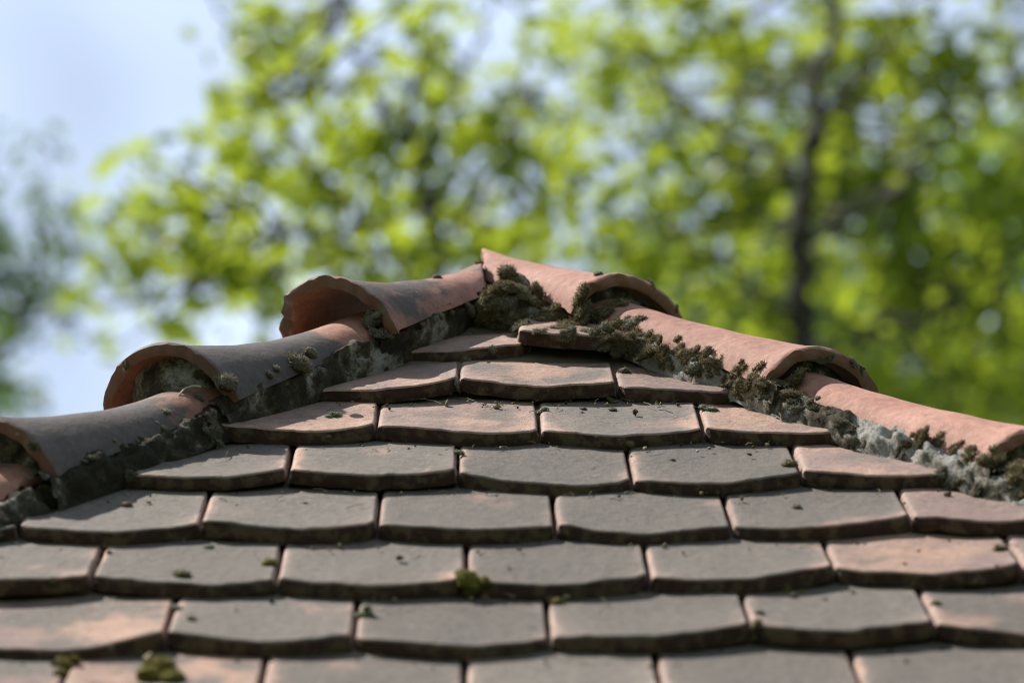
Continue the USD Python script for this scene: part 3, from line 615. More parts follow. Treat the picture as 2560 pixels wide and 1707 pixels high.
CUSHIONS = [
    (-0.2913, -0.3763, 4.1039, 0.53, -0.85, -0.01, 0.0124, 'g', 'grey round moss cushion on the lower edge of the second left hip tile', None),
    (-0.2411, -0.3171, 4.1643, 0.63, -0.76, 0.16, 0.0048, 'g', 'tiny grey moss dot on the flank of the second left hip tile', 'grey moss dots on the second left hip tile'),
    (-0.2481, -0.3260, 4.1499, 0.68, -0.73, 0.11, 0.0053, 'g', 'tiny grey moss dot on the flank of the second left hip tile', 'grey moss dots on the second left hip tile'),
    (-0.2174, -0.2912, 4.1878, 0.68, -0.72, 0.12, 0.0147, 'g', 'oval grey moss cushion on the dark flank of the second left hip tile', None),
    (-0.1366, -0.2040, 4.3109, -0.44, -0.90, 0.07, 0.0121, 'g', 'round grey moss cushion at the mouth edge of the uppermost left hip tile', None),
    (-0.0812, -0.1683, 4.3312, 0.40, -0.87, -0.28, 0.0041, 'g', 'small grey moss dot on the first tile course from the top, in the middle', 'grey moss dots on the first tile course'),
    (-0.0595, -0.1501, 4.3562, 0.83, -0.54, -0.12, 0.0051, 'g', 'small grey moss dot on the first tile course from the top, in the middle', 'grey moss dots on the first tile course'),
    (-0.0468, -0.1287, 4.3773, 0.52, -0.78, -0.34, 0.0041, 'g', 'small grey moss dot on the first tile course from the top, in the middle', 'grey moss dots on the first tile course'),
    (-0.0267, -0.1008, 4.4006, 0.88, -0.37, -0.30, 0.0093, 'g', 'grey moss cushion near the upper end of the topmost left hip tile', None),
    (-0.3539, -0.3978, 4.0521, 0.40, -0.82, 0.41, 0.0052, 'l', 'pale yellowish lichen flake on the third left hip tile', None),
    (-0.3545, -0.4073, 4.0224, 0.73, -0.68, 0.04, 0.0042, 'g', 'tiny grey moss dot on the flank of the third left hip tile', 'grey moss dots on the third left hip tile'),
    (-0.3767, -0.4331, 3.9949, 0.73, -0.68, 0.05, 0.0037, 'g', 'tiny grey moss dot on the flank of the third left hip tile', 'grey moss dots on the third left hip tile'),
    (-0.3785, -0.4355, 3.9871, 0.74, -0.67, 0.04, 0.0032, 'g', 'tiny grey moss dot on the flank of the third left hip tile', 'grey moss dots on the third left hip tile'),
    (-0.4013, -0.4600, 3.9723, 0.63, -0.76, 0.17, 0.0023, 'g', 'tiny grey moss dot on the flank of the third left hip tile', 'grey moss dots on the third left hip tile'),
    (-0.4214, -0.4921, 3.9289, 0.17, -0.96, 0.23, 0.0046, 'g', 'small grey moss dot on the fifth tile course from the top, left side', 'grey moss dots on the fifth tile course'),
    (-0.4267, -0.4952, 3.9225, 0.32, -0.80, 0.51, 0.0036, 'g', 'small grey moss dot on the fifth tile course from the top, left side', 'grey moss dots on the fifth tile course'),
    (-0.3891, -0.4516, 3.9708, 0.64, -0.75, -0.18, 0.0023, 'g', 'small grey moss dot on the fourth tile course from the top, left side', 'grey moss dots on the fourth tile course'),
    (-0.4035, -0.4618, 3.9529, 0.48, -0.64, 0.60, 0.0018, 'g', 'small grey moss dot on the fourth tile course from the top, left side', 'grey moss dots on the fourth tile course'),
    (-0.3618, -0.4125, 4.0279, 0.55, -0.79, 0.28, 0.0019, 'l', 'tiny pale lichen crumb on the flank of the third left hip tile', 'pale lichen crumbs on the third left hip tile'),
    (-0.0639, -0.1077, 4.4448, 0.04, -0.71, 0.70, 0.0057, 'l', 'small pale moss tuft on the crest of the topmost left hip tile', None),
    (-0.0130, -0.0280, 4.5239, -0.29, -0.61, 0.73, 0.0053, 'm', 'dark moss tuft in the joint at the very apex', None),
    (0.1283, -0.1326, 4.4286, -0.16, -0.68, 0.71, 0.0057, 'l', 'flat whitish lichen on the crest of the topmost right hip tile', None),
    (-0.1756, -0.3133, 4.1030, -0.01, -0.72, 0.69, 0.0082, 'l', 'pale green lichen cushion on a shaded tile below the left hip mortar', None),
    (-0.0402, -0.2372, 4.1978, 0.86, -0.37, -0.36, 0.0084, 'l', 'pale lichen clump filling the joint left of the widest upper tile', None),
    (0.0542, -0.2884, 4.1240, -0.69, -0.49, 0.53, 0.0068, 'l', 'tall pale lichen clump in the joint between two third-course tiles', None),
    (0.2418, -0.2886, 4.1240, 0.05, -0.70, 0.71, 0.0082, 'l', 'pale lichen clump in the joint under the right hip mortar', None),
    (-0.0377, -0.3969, 3.9962, 0.19, -0.69, 0.70, 0.0056, 'l', 'small pale lichen crumb on the fourth tile course from the top, in the middle', 'pale lichen crumbs on the fourth tile course'),
    (0.1519, -0.1927, 4.2437, -0.01, -0.71, 0.70, 0.0070, 'g', 'grey moss tuft in the joint beside the small right tile of the second course', None),
    (0.1006, -0.2798, 4.1324, 0.03, -0.72, 0.69, 0.0039, 'g', 'small grey moss dot on the third tile course from the top, in the middle', 'grey moss dots on the third tile course'),
    (0.1336, -0.2805, 4.1299, 0.02, -0.71, 0.70, 0.0044, 'g', 'small grey moss dot on the third tile course from the top, in the middle', 'grey moss dots on the third tile course'),
    (0.0985, -0.2946, 4.1175, 0.04, -0.70, 0.71, 0.0019, 'g', 'small grey moss dot on the third tile course from the top, in the middle', 'grey moss dots on the third tile course'),
    (0.1898, -0.4097, 3.9760, 0.08, -0.74, 0.67, 0.0033, 'g', 'small grey moss dot on the fourth tile course from the top, in the middle', 'grey moss dots on the fourth tile course'),
    (0.3117, -0.4421, 3.9466, -0.03, -0.71, 0.70, 0.0083, 'm', 'dark moss patch on the corner of a tile in the right part of the roof', None),
    (0.3086, -0.5192, 3.8424, 0.01, -0.70, 0.71, 0.0049, 'm', 'small dark moss cushion in the middle of a grey tile', None),
    (-0.3805, -0.4987, 3.8651, 0.00, -0.75, 0.67, 0.0059, 'm', 'olive moss cushion at a shadow edge on the leftmost fifth-course tile', None),
    (-0.3065, -0.6637, 3.6747, 0.11, -0.68, 0.73, 0.0085, 'm', 'dark round moss cushion near the front edge of a grey tile at lower left', None),
    (-0.2233, -0.6339, 3.7063, -0.03, -0.70, 0.71, 0.0060, 'y', 'olive moss plugging a tile joint at lower left', None),
    (-0.0292, -0.6759, 3.6601, 0.24, -0.83, -0.50, 0.0093, 'y', 'yellow-green moss hanging from a joint at the bottom centre', None),
    (-0.0250, -0.6702, 3.6537, -0.75, -0.52, -0.40, 0.0076, 'y', 'small olive moss dot on the seventh tile course from the top, in the middle', 'olive green moss dots on the seventh tile course'),
    (-0.0355, -0.6646, 3.6742, 0.31, -0.68, 0.66, 0.0051, 'y', 'small olive moss dot on the sixth tile course from the top, in the middle', 'olive green moss dots on the sixth tile course'),
    (-0.0145, -0.6773, 3.6576, -0.22, -0.92, -0.32, 0.0051, 'y', 'small olive moss dot on the seventh tile course from the top, in the middle', 'olive green moss dots on the seventh tile course'),
    (-0.1272, -0.7173, 3.5960, -0.05, -0.72, 0.69, 0.0083, 'l', 'pale brown moss clump in a joint of the second lowest course', None),
    (0.0567, -0.6854, 3.6277, -0.03, -0.73, 0.68, 0.0050, 'y', 'small green moss plug in a joint at the bottom centre', None),
    (-0.3069, -0.7072, 3.6112, 0.55, -0.58, 0.60, 0.0067, 'l', 'pale moss clump in a joint at lower left', None),
    (-0.2891, -0.7424, 3.5767, 0.05, -0.71, 0.70, 0.0045, 'm', 'small dark moss dot on the seventh tile course from the top, left side', 'dark brown moss dots on the seventh tile course'),
    (0.2396, -0.7678, 3.5506, -0.90, -0.38, -0.21, 0.0065, 'm', 'brown moss clump trailing down a joint at lower right', None),
    (0.2385, -0.7583, 3.5436, -0.89, -0.36, -0.29, 0.0049, 'm', 'small dark moss dot on the seventh tile course from the top, right side', 'dark brown moss dots on the seventh tile course'),
    (0.2451, -0.7427, 3.5779, 0.08, -0.67, 0.74, 0.0049, 'm', 'small dark moss dot on the seventh tile course from the top, right side', 'dark brown moss dots on the seventh tile course'),
    (0.2831, -0.6862, 3.6320, 0.01, -0.72, 0.69, 0.0042, 'g', 'small grey moss dot on the seventh tile course from the top, right side', 'grey moss dots on the seventh tile course'),
    (0.2918, -0.6759, 3.6423, 0.03, -0.71, 0.71, 0.0030, 'y', 'small olive moss dot on the seventh tile course from the top, right side', 'olive green moss dots on the seventh tile course'),
    (0.2790, -0.6707, 3.6477, 0.01, -0.70, 0.71, 0.0034, 'y', 'small olive moss dot on the seventh tile course from the top, right side', 'olive green moss dots on the seventh tile course'),
    (-0.3118, -0.8068, 3.4838, -0.04, -0.71, 0.70, 0.0120, 'y', 'big brown-green moss clump at the bottom edge left of centre', None),
    (-0.2972, -0.8337, 3.4575, -0.09, -0.70, 0.71, 0.0095, 'y', 'small olive moss dot on the eighth tile course from the top, left side', 'olive green moss dots on the eighth tile course'),
    (-0.3173, -0.8283, 3.4609, -0.02, -0.69, 0.72, 0.0095, 'y', 'small olive moss dot on the eighth tile course from the top, left side', 'olive green moss dots on the eighth tile course'),
    (-0.3982, -0.7992, 3.4919, 0.91, -0.29, 0.29, 0.0080, 'y', 'brown moss tuft near the bottom left corner', None),
    (-0.3993, -0.8205, 3.4718, 0.42, -0.64, 0.65, 0.0056, 'y', 'small olive moss dot on the eighth tile course from the top, left side', 'olive green moss dots on the eighth tile course'),
    (-0.2880, -0.5774, 3.7629, 0.01, -0.72, 0.70, 0.0052, 'l', 'small yellowish moss crumb in the shadow under a course', None),
    (0.4970, -0.6206, 3.7256, -0.08, -0.71, 0.70, 0.0069, 'm', 'moss tuft in a joint near the right edge', None),
    (0.4143, -0.7255, 3.5981, 0.03, -0.71, 0.70, 0.0050, 'm', 'moss plug in a joint at lower right', None),
    (-0.0302, -0.1569, 4.2872, 0.10, -0.52, -0.85, 0.0071, 'g', 'grey moss rosette on the front edge of the topmost left tile', None),
    (0.0013, -0.1605, 4.2999, 0.25, -0.51, -0.82, 0.0051, 'g', 'moss tuft on top of the topmost left tile near its edge', None),
    (0.1463, -0.3716, 4.0230, 0.29, -0.85, -0.44, 0.0047, 'm', 'small dark moss dot on the fourth tile course from the top, in the middle', 'dark brown moss dots on the fourth tile course'),
    (-0.0040, -0.1696, 4.2749, 0.04, -0.69, 0.72, 0.0020, 'g', 'small grey moss dot on the second tile course from the top, in the middle', 'grey moss dots on the second tile course'),
    (0.3124, -0.6955, 3.6225, -0.03, -0.70, 0.72, 0.0025, 'g', 'small grey moss dot on the seventh tile course from the top, right side', 'grey moss dots on the seventh tile course'),
    (0.3415, -0.6824, 3.6378, -0.07, -0.70, 0.71, 0.0025, 'g', 'small grey moss dot on the seventh tile course from the top, right side', 'grey moss dots on the seventh tile course'),
    (-0.1973, -0.4955, 3.8688, 0.08, -0.71, 0.70, 0.0032, 'l', 'small pale lichen crumb on the fifth tile course from the top, left side', 'pale lichen crumbs on the fifth tile course'),
    (0.3969, -0.6542, 3.6884, 0.01, -0.71, 0.71, 0.0026, 'm', 'small dark moss dot on the sixth tile course from the top, right side', 'dark brown moss dots on the sixth tile course'),
    (0.0113, -0.6476, 3.6905, -0.03, -0.75, 0.67, 0.0021, 'g', 'small grey moss dot on the sixth tile course from the top, in the middle', 'grey moss dots on the sixth tile course'),
    (-0.4303, -0.6770, 3.6630, 0.34, -0.59, -0.73, 0.0038, 'm', 'small dark moss dot on the seventh tile course from the top, left side', 'dark brown moss dots on the seventh tile course'),
    (-0.1793, -0.3629, 4.0414, 0.08, -0.80, -0.60, 0.0033, 'm', 'small dark moss dot on the fourth tile course from the top, left side', 'dark brown moss dots on the fourth tile course'),
    (0.4171, -0.6121, 3.7302, 0.04, -0.73, 0.69, 0.0017, 'g', 'small grey moss dot on the sixth tile course from the top, right side', 'grey moss dots on the sixth tile course'),
    (0.4840, -0.6720, 3.6738, -0.05, -0.72, 0.69, 0.0021, 'm', 'small dark moss dot on the sixth tile course from the top, right side', 'dark brown moss dots on the sixth tile course')]
TREES = [
    ('deciduous_tree', 'sparse spring tree with yellow-green leaves behind the left and middle of the roof', LEAF, 1.55,
     [(-0.79, 8.08, 11.73, 0.189), (-0.84, 7.35, 10.85, 0.111), (-0.68, 8.32, 11.59, 0.190), (-0.28, 6.39, 10.29, 0.118), (-0.22, 7.56, 11.02, 0.194), (-0.45, 7.21, 10.49, 0.218), (-0.78, 8.10, 11.14, 0.201), (-0.97, 6.91, 9.99, 0.180), (-1.26, 8.44, 10.94, 0.152), (-0.85, 7.74, 10.49, 0.224), (-0.56, 8.46, 11.11, 0.255), (-0.22, 7.51, 10.55, 0.237), (0.06, 7.36, 10.54, 0.188), (0.19, 7.96, 11.28, 0.134), (-0.08, 8.72, 11.14, 0.259), (-0.36, 7.49, 10.10, 0.186), (-0.77, 8.77, 10.97, 0.172), (-1.14, 8.72, 10.83, 0.120), (-0.91, 7.06, 9.80, 0.120), (0.18, 7.90, 10.60, 0.194), (0.25, 7.68, 11.28, 0.099), (0.10, 8.71, 10.96, 0.189), (-0.56, 7.57, 11.24, 0.098), (-0.21, 7.07, 9.64, 0.223), (-0.62, 7.92, 10.07, 0.238), (0.09, 7.92, 10.06, 0.254), (0.38, 7.57, 10.55, 0.143), (-1.35, 8.66, 11.02, 0.138), (-1.29, 7.29, 10.19, 0.070), (-1.06, 7.26, 9.73, 0.091), (-1.43, 7.82, 10.22, 0.072), (-1.25, 7.83, 10.74, 0.098), (-1.43, 8.81, 10.71, 0.060), (-0.91, 7.60, 10.83, 0.113), (-0.10, 6.73, 10.65, 0.076)],
     [[(-0.148, 8.084, 9.505, 0.034), (-0.143, 7.611, 9.841, 0.029), (-0.133, 7.448, 10.066, 0.026), (-0.163, 7.317, 10.238, 0.022), (-0.217, 7.281, 10.446, 0.017), (-0.295, 7.281, 10.606, 0.019), (-0.398, 7.288, 10.753, 0.014), (-0.423, 7.244, 10.962, 0.011), (-0.471, 7.165, 11.207, 0.008)],
      [(-0.163, 7.317, 10.238, 0.019), (-0.319, 7.122, 9.995, 0.015), (-0.436, 6.985, 10.005, 0.014), (-0.551, 6.820, 10.048, 0.012), (-0.663, 6.618, 10.134, 0.009), (-0.773, 6.405, 10.226, 0.008), (-0.881, 6.202, 10.302, 0.005)],
      [(-0.217, 7.281, 10.446, 0.014), (-0.107, 7.322, 10.718, 0.011), (0.005, 7.337, 11.015, 0.008), (0.054, 7.289, 11.226, 0.006)],
      [(-0.319, 7.122, 9.995, 0.011), (-0.583, 6.964, 9.859, 0.009), (-0.808, 6.741, 9.803, 0.008), (-0.960, 6.600, 9.806, 0.005)],
      [(-0.136, 7.392, 10.140, 0.014), (0.016, 7.528, 10.458, 0.011), (0.146, 7.568, 10.730, 0.008), (0.229, 7.515, 10.953, 0.005)],
      [(-0.137, 7.466, 10.041, 0.014), (-0.380, 7.703, 10.218, 0.011), (-0.704, 7.835, 10.358, 0.008), (-0.997, 7.920, 10.384, 0.005)]]),
    ('deciduous_tree', 'dense yellow-green spring tree with a dark forked trunk, right of the apex', LEAF, 1.9,
     [(0.67, 9.45, 12.68, 0.265), (0.87, 8.41, 12.00, 0.229), (1.20, 8.93, 12.15, 0.291), (1.51, 8.39, 11.88, 0.263), (1.77, 7.86, 11.33, 0.268), (2.23, 8.97, 12.00, 0.273), (0.85, 9.29, 12.16, 0.240), (1.02, 8.13, 10.98, 0.250), (1.42, 8.63, 11.52, 0.263), (1.73, 8.44, 11.26, 0.293), (2.00, 8.07, 10.80, 0.249), (0.69, 8.32, 10.91, 0.201), (1.07, 10.09, 11.97, 0.248), (1.43, 9.85, 11.88, 0.282), (1.65, 8.72, 11.00, 0.276), (2.12, 9.58, 11.45, 0.275), (1.07, 8.15, 10.25, 0.211), (1.62, 10.15, 11.59, 0.246), (1.87, 9.29, 10.91, 0.231), (2.29, 9.94, 11.30, 0.223), (0.61, 8.60, 10.79, 0.136), (0.50, 8.43, 11.48, 0.121), (2.40, 8.24, 11.31, 0.275), (0.98, 9.18, 13.16, 0.286), (1.41, 7.96, 12.19, 0.314), (2.03, 8.11, 12.21, 0.317), (2.84, 9.88, 11.89, 0.342), (2.60, 10.12, 11.37, 0.283), (2.50, 8.01, 11.78, 0.277), (0.44, 8.56, 11.01, 0.136), (1.50, 10.10, 11.15, 0.371), (1.97, 8.48, 9.94, 0.329), (0.42, 8.19, 11.86, 0.121)],
     [[(1.180, 8.342, 9.567, 0.054), (1.200, 8.074, 9.963, 0.051), (1.210, 7.907, 10.197, 0.045), (1.183, 7.757, 10.404, 0.040), (1.226, 7.619, 10.579, 0.035), (1.278, 7.536, 10.838, 0.030), (1.335, 7.447, 11.097, 0.026), (1.360, 7.292, 11.430, 0.018), (1.344, 7.175, 11.715, 0.010)],
      [(1.226, 7.619, 10.579, 0.019), (1.055, 7.427, 10.521, 0.018), (0.908, 7.303, 10.533, 0.016), (0.742, 7.086, 10.500, 0.013), (0.595, 6.820, 10.520, 0.008), (0.516, 6.619, 10.609, 0.005)],
      [(1.183, 7.757, 10.404, 0.022), (1.358, 7.848, 10.592, 0.019), (1.587, 7.920, 10.789, 0.016), (1.838, 7.925, 11.062, 0.011), (2.063, 7.857, 11.261, 0.006)],
      [(1.207, 7.945, 10.145, 0.021), (0.953, 7.605, 10.134, 0.018), (0.724, 7.361, 10.148, 0.013), (0.532, 7.153, 10.107, 0.006)],
      [(1.203, 8.037, 10.016, 0.026), (1.477, 8.170, 10.305, 0.022), (1.791, 8.249, 10.481, 0.019), (2.062, 8.246, 10.764, 0.013), (2.322, 8.217, 10.908, 0.008)],
      [(1.278, 7.536, 10.838, 0.016), (1.431, 7.182, 10.773, 0.013), (1.578, 6.887, 10.788, 0.010), (1.702, 6.630, 10.909, 0.006)]]),
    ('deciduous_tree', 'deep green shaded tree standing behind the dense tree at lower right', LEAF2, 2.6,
     [(0.97, 13.59, 14.21, 0.424), (1.57, 13.61, 14.33, 0.474), (1.95, 11.98, 13.02, 0.472), (2.52, 11.56, 12.68, 0.482), (2.46, 12.90, 14.49, 0.512), (1.62, 12.56, 14.24, 0.454), (2.75, 11.51, 13.51, 0.429), (1.14, 12.86, 13.30, 0.447), (1.90, 11.80, 12.43, 0.460), (2.87, 13.34, 13.34, 0.505), (3.35, 12.59, 13.36, 0.560), (0.91, 12.93, 14.24, 0.253)],
     [[(2.413, 13.251, 12.478, 0.062), (2.444, 12.758, 13.214, 0.054), (2.490, 12.575, 13.464, 0.049), (2.693, 12.574, 13.765, 0.036), (2.796, 12.374, 14.174, 0.022)],
      [(2.444, 12.758, 13.214, 0.036), (2.139, 12.632, 13.454, 0.027), (1.700, 12.494, 13.715, 0.018)],
      [(2.443, 12.859, 13.068, 0.031), (1.807, 12.811, 13.256, 0.022), (1.255, 12.715, 13.466, 0.016)]]),
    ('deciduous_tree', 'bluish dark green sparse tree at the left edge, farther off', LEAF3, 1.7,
     [(-2.27, 12.74, 14.44, 0.092), (-2.47, 13.85, 14.78, 0.194), (-2.22, 13.52, 14.35, 0.142), (-2.56, 13.79, 14.35, 0.132), (-2.30, 12.93, 15.00, 0.059), (-2.54, 14.24, 14.20, 0.145), (-2.10, 13.69, 14.81, 0.096), (-2.79, 13.72, 14.81, 0.363), (-2.70, 13.17, 13.68, 0.345), (-2.17, 13.06, 14.48, 0.140), (-2.67, 12.60, 14.48, 0.207)],
     [[(-2.723, 14.222, 13.700, 0.048), (-2.651, 13.894, 14.194, 0.038), (-2.437, 13.707, 14.497, 0.029), (-2.352, 13.517, 14.769, 0.019), (-2.361, 13.329, 15.014, 0.010), (-2.311, 13.201, 15.185, 0.005)],
      [(-2.651, 13.894, 14.194, 0.022), (-2.532, 13.782, 14.376, 0.017), (-2.273, 13.722, 14.506, 0.010)],
      [(-2.651, 13.894, 14.194, 0.022), (-2.764, 13.605, 14.571, 0.017), (-2.710, 13.222, 15.084, 0.010)]]),
]
# ------------------------------------------------------------------ moss
def moss(mb, c, n, r, seed, hairs=60, squash=.6, hl=.30):
    """a cushion: a lumpy dome set on the surface, bristling with short stems"""
    rg = np.random.default_rng(seed); c, n = np.asarray(c), np.asarray(n) / np.linalg.norm(n)
    n = n * .75 + np.array([0, 0, .45]); n /= np.linalg.norm(n)
    t = np.cross(n, [.3, .2, .9]); t /= np.linalg.norm(t); b = np.cross(n, t)
    v, f = lump([0, 0, 0], [1, 1, 1], np.eye(3), seed, sub=3, amp=.30, fr=2.2)
    v[:, 2] *= squash
    R = np.stack([t, b, n])
    P = c + (v * r * .80) @ R
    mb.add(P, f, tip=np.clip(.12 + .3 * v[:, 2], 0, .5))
    k = int(hairs * max(1, r / .009) ** 2)
    i = rg.integers(0, len(v), k); d = v[i] / np.linalg.norm(v[i], axis=1, keepdims=True)
    keep = v[i][:, 2] > -.25; i, d = i[keep], d[keep]; k = len(i)
    base = v[i] * .80 * r + rg.normal(0, .05 * r, (k, 3))
    d = d + rg.normal(0, .38, (k, 3)); d[:, 2] += .25; d /= np.linalg.norm(d, axis=1, keepdims=True)
    l = (hl * r * rg.uniform(.5, 1.35, k)).clip(.0016, .0055)
    w = np.minimum(.00075, r * .09) * rg.uniform(.7, 1.2, k)
    s = np.cross(d, rg.normal(size=(k, 3))); s /= np.linalg.norm(s, axis=1, keepdims=True)
    a0, a1, tp = base - s * w[:, None], base + s * w[:, None], base + d * l[:, None]
    hv = np.stack([a0, a1, tp], 1).reshape(-1, 3) @ R + c
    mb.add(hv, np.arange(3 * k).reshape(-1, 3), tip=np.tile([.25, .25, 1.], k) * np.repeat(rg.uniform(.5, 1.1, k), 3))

KIND = {'m': MOSS, 'g': MOSSG, 'y': MOSSY, 'l': LICHEN}
groups = {('m', 1): 'apex and right hip', ('g', 1): 'right hip', ('g', 0): 'left hip', ('m', 0): 'left hip'}
bands = {}
for q, (x, y, z, a, b, c, r, k) in enumerate(MOSS_STRIP):
    right = x > -.02
    mb = bands.setdefault((k, right), MB())
    rg = np.random.default_rng(q)
    nv = np.array([a, b, c])
    for w in range(10):
        off = rg.normal(0, .75 * min(r, .014), 3).clip(-1.1 * r, 1.1 * r) * (w > 0); off -= nv * (off @ nv)
        rr_ = r * ((.85,) + (.62, .6, .56, .52, .5, .46, .42, .4, .38))[w] * rg.uniform(.85, 1.2)
        moss(mb, np.array([x, y, z]) + off - nv * rr_ * .30, nv, rr_, 3000 + q * 11 + w, hairs=170, squash=.56, hl=.5)
for (k, right), mb in bands.items():
    lab = {('m', True): 'thick brownish moss growing along the mortar under the right hip tiles', ('g', True): 'greyish short moss scattered over the right hip mortar and tile mouths',
           ('g', False): 'sparse grey moss in the shaded crevices along the left hip'}.get((k, right), 'brown moss along the left hip')
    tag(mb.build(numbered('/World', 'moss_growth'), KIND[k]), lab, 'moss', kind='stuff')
for q, (x, y, z, a, b, c, r, k, lab, grp) in enumerate(CUSHIONS):
    mb = MB(); r *= 1.5 if k == 'y' else 1.2; moss(mb, (x, y, z), (a, b, c), r, 7000 + q, hairs=150 if r > .005 else 40, squash=.72 if k != 'l' else .5, hl=.22)
    if r > .009:
        rg = np.random.default_rng(q)
        for w in range(2): moss(mb, np.array([x, y, z]) + rg.normal(0, .4 * r, 3), (a, b, c), r * .55, 8000 + 3 * q + w, hairs=120, squash=.7, hl=.25)
    p = mb.build(numbered('/World', 'lichen_clump' if k == 'l' else 'moss_cushion'), KIND[k], at=(x, y, z))
    tag(p, lab, 'lichen' if k == 'l' else 'moss', grp)

# ------------------------------------------------------------------ trees
def leaf_cloud(mb, centre, r, lai, rg):
    area = .0040
    n = max(6, int(lai * math.pi * r * r / (area * .62)))
    cl = max(2, n // 7)
    d = rg.normal(size=(cl, 3)); d /= np.linalg.norm(d, axis=1, keepdims=True)
    cc = centre + d * (r * rg.random((cl, 1)) ** .45)
    which = rg.integers(0, cl, n)
    p = cc[which] + rg.normal(0, .075, (n, 3))
    ax = rg.normal(size=(n, 3)) * [1, 1, .45] + [0, 0, -.35]; ax /= np.linalg.norm(ax, axis=1, keepdims=True)
    nn = rg.normal(size=(n, 3)) * .8 + [0, 0, .9]; side = np.cross(nn, ax); side /= np.linalg.norm(side, axis=1, keepdims=True); nn = np.cross(ax, side)
    L = rg.uniform(.065, .12, n)[:, None]; Wd = L * rg.uniform(.26, .36, n)[:, None]
    up = nn * Wd * .35
    pts = [p, p + ax * L * .25 + side * Wd * .8 + up * .7, p + ax * L * .6 + side * Wd * .9 + up * .8, p + ax * L, p + ax * L * .6 - side * Wd * .9 + up * .8, p + ax * L * .25 - side * Wd * .8 + up * .7, p + ax * L * .45]
    v = np.stack(pts, 1).reshape(-1, 3)
    f = np.array([[0, 1, 6], [1, 2, 6], [2, 3, 6], [3, 4, 6], [4, 5, 6], [5, 0, 6]])
    mb.add(v, (np.arange(n)[:, None, None] * 7 + f).reshape(-1, 3))
for ti, (nm, lab, lm, lai, lobes, limbs) in enumerate(TREES):
    rg = np.random.default_rng(50 + ti)
    main = np.array(limbs[0]); foot = np.array([main[0, 0], main[0, 1], 0.0])
    path = numbered('/World', nm); xf = UsdGeom.Xform.Define(stage, path); xf.AddTranslateOp().Set(Gf.Vec3d(*map(float, foot)))
    tag(xf, lab, 'tree')
    wood, crown, twigs = MB(), MB(), MB()
    nodes = []
    for li, l in enumerate(limbs):
        l = np.array(l); pts, rad = l[:, :3], l[:, 3]
        if li == 0:
            low = np.array([foot + [rg.normal(0, .05), rg.normal(0, .05), z] for z in np.linspace(-.1, pts[0, 2] - 1.2, 5)])
            pts = np.vstack([low, pts]); rad = np.concatenate([np.linspace(rad[0] * 3.0, rad[0] * 1.25, 5), rad])
        # resample smoothly with a little wander
        s = np.arange(len(pts)); ss = np.linspace(0, len(pts) - 1, (len(pts) - 1) * 6 + 1)
        P = np.stack([np.interp(ss, s, pts[:, k]) for k in range(3)], 1); Rr = np.interp(ss, s, rad)
        P[1:-1] += rg.normal(0, .02, (len(P) - 2, 3))
        v, f = tube(P, Rr, 8, seed=li, rough=.01); (wood if li == 0 else twigs).add(v - foot, f)
        nodes += [q for q in P if q[2] > 6]
    nodes = np.array(nodes)
    for (x, y, z, r) in lobes:
        c = np.array([x, y, z]); leaf_cloud(crown, c - foot, r, lai, rg)
        for w in range(2 if r > .06 else 1):
            e = c + rg.normal(0, r * .5, 3); q = nodes[np.argmin(np.linalg.norm(nodes - e, axis=1) + rg.random(len(nodes)) * .3)]
            mid = (q + e) / 2 + rg.normal(0, .07, 3)
            v, f = tube(np.array([q, (q + mid) / 2 + rg.normal(0, .02, 3), mid, (mid + e) / 2 + rg.normal(0, .03, 3), e]), np.linspace(.011, .004, 5), 5); twigs.add(v - foot, f)
    wood.build(path + '/trunk', BARK); tag(twigs.build(path + '/branches', BARK)); tag(crown.build(path + '/crown', lm), kind='stuff')


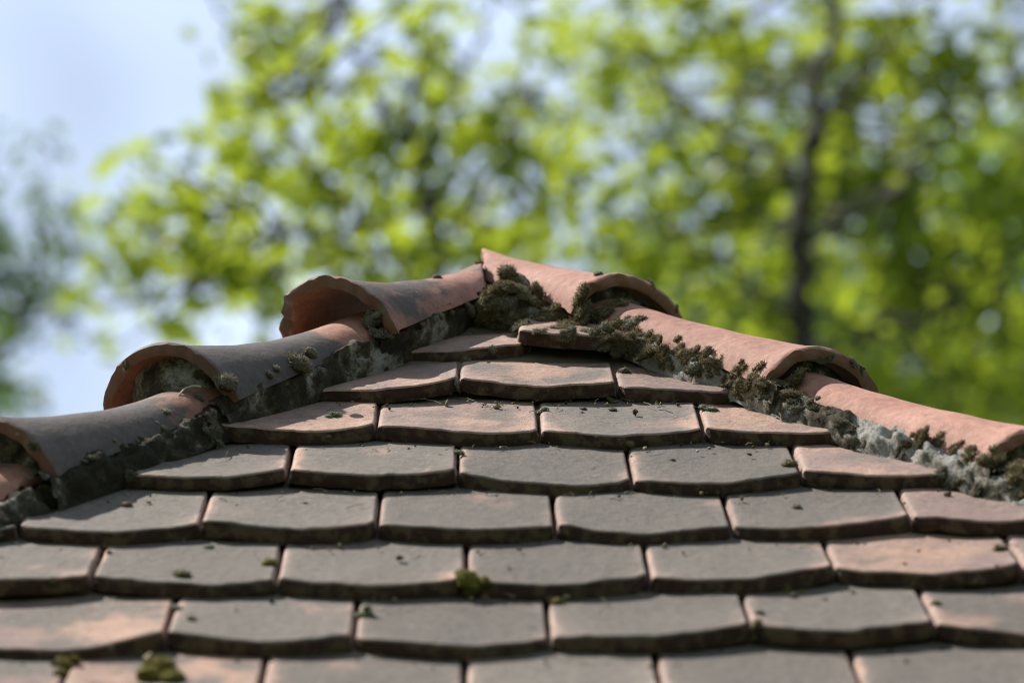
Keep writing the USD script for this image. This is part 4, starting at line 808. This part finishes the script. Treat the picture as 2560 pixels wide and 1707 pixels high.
# the wood all round the building (never in front of the camera's view)
rg = np.random.default_rng(99); mb = MB(); n = 26000
az = rg.uniform(0, 2 * np.pi, n); rr = rg.uniform(9.5, 15, n); zt = 15.5 * rg.random(n) ** .8
x, y = rr * np.sin(az), rr * np.cos(az) - 1.5
crown_gap = meshkit.noise(np.stack([x * .45, y * .45, zt * .45], -1), 4) > .36
view = np.abs(np.arctan2(x, y + 4)) < math.radians(27)
p = np.stack([x, y, zt], 1)[crown_gap & ~view]; n = len(p)
a1 = rg.normal(size=(n, 3)); a1 /= np.linalg.norm(a1, axis=1, keepdims=True)
b1 = np.cross(a1, rg.normal(size=(n, 3))); b1 /= np.linalg.norm(b1, axis=1, keepdims=True)
L = rg.uniform(.16, .34, n)[:, None]
v = np.stack([p - a1 * L, p + b1 * L * .6, p + a1 * L, p - b1 * L * .6], 1).reshape(-1, 3)
mb.add(v, (np.arange(n)[:, None, None] * 4 + np.array([[0, 1, 2], [0, 2, 3]])).reshape(-1, 3))
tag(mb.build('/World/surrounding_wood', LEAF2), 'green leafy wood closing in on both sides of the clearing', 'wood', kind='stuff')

# a dry stalk hanging over the mortar plug
v, f = tube(STALK, np.linspace(.0015, .0008, len(STALK)), 5)
tag(MB().add(v, f, tip=1.).build('/World/dry_stalk', LICHEN), 'thin dry bent stalk before the rough mortar plug of the second left hip tile', 'stalk')

# grit, needles and crumbs collected under the fronts of the plain tiles
rg = np.random.default_rng(12); mb = MB()
ico = trimesh.creation.icosphere(1); iv, if_ = np.array(ico.vertices), np.array(ico.faces)
for q in range(420):
    j = rg.integers(0, 7); vv = -j * G + rg.choice([-.012, -.03, .002]) + abs(rg.normal(0, .010)) * -1 + rg.random() ** 3 * -.06
    uu = rg.uniform(max(-.62, footL(vv) + .02), min(.68, footR(vv) - .02))
    front = (math.ceil(-vv / G - 1e-9)) * G         # the course this point lies on
    n = -(vv + front) * (THK + .0025) / G + .0012
    c = W(uu, vv, n)
    rs = rg.uniform(.0007, .0019) * (1 + (rg.random() < .12))
    if rg.random() < .75:
        mb.add(c + iv * rs * rg.uniform(.5, 1.3, 3) * (1 + .3 * rg.normal(size=(len(iv), 1))), if_, tip=rg.choice([.05, .15, .5, .9]))
    else:
        d = rg.normal(size=3); d -= NW * (d @ NW); d /= np.linalg.norm(d); L = rg.uniform(.004, .012)
        tv, tf = tube([c - d * L + NW * .001, c + NW * .002, c + d * L + NW * .0005], .0005, 4); mb.add(tv, tf, tip=rg.choice([.2, .8]))
tag(mb.build(ROOF + '/grit', MOSS), kind='stuff')
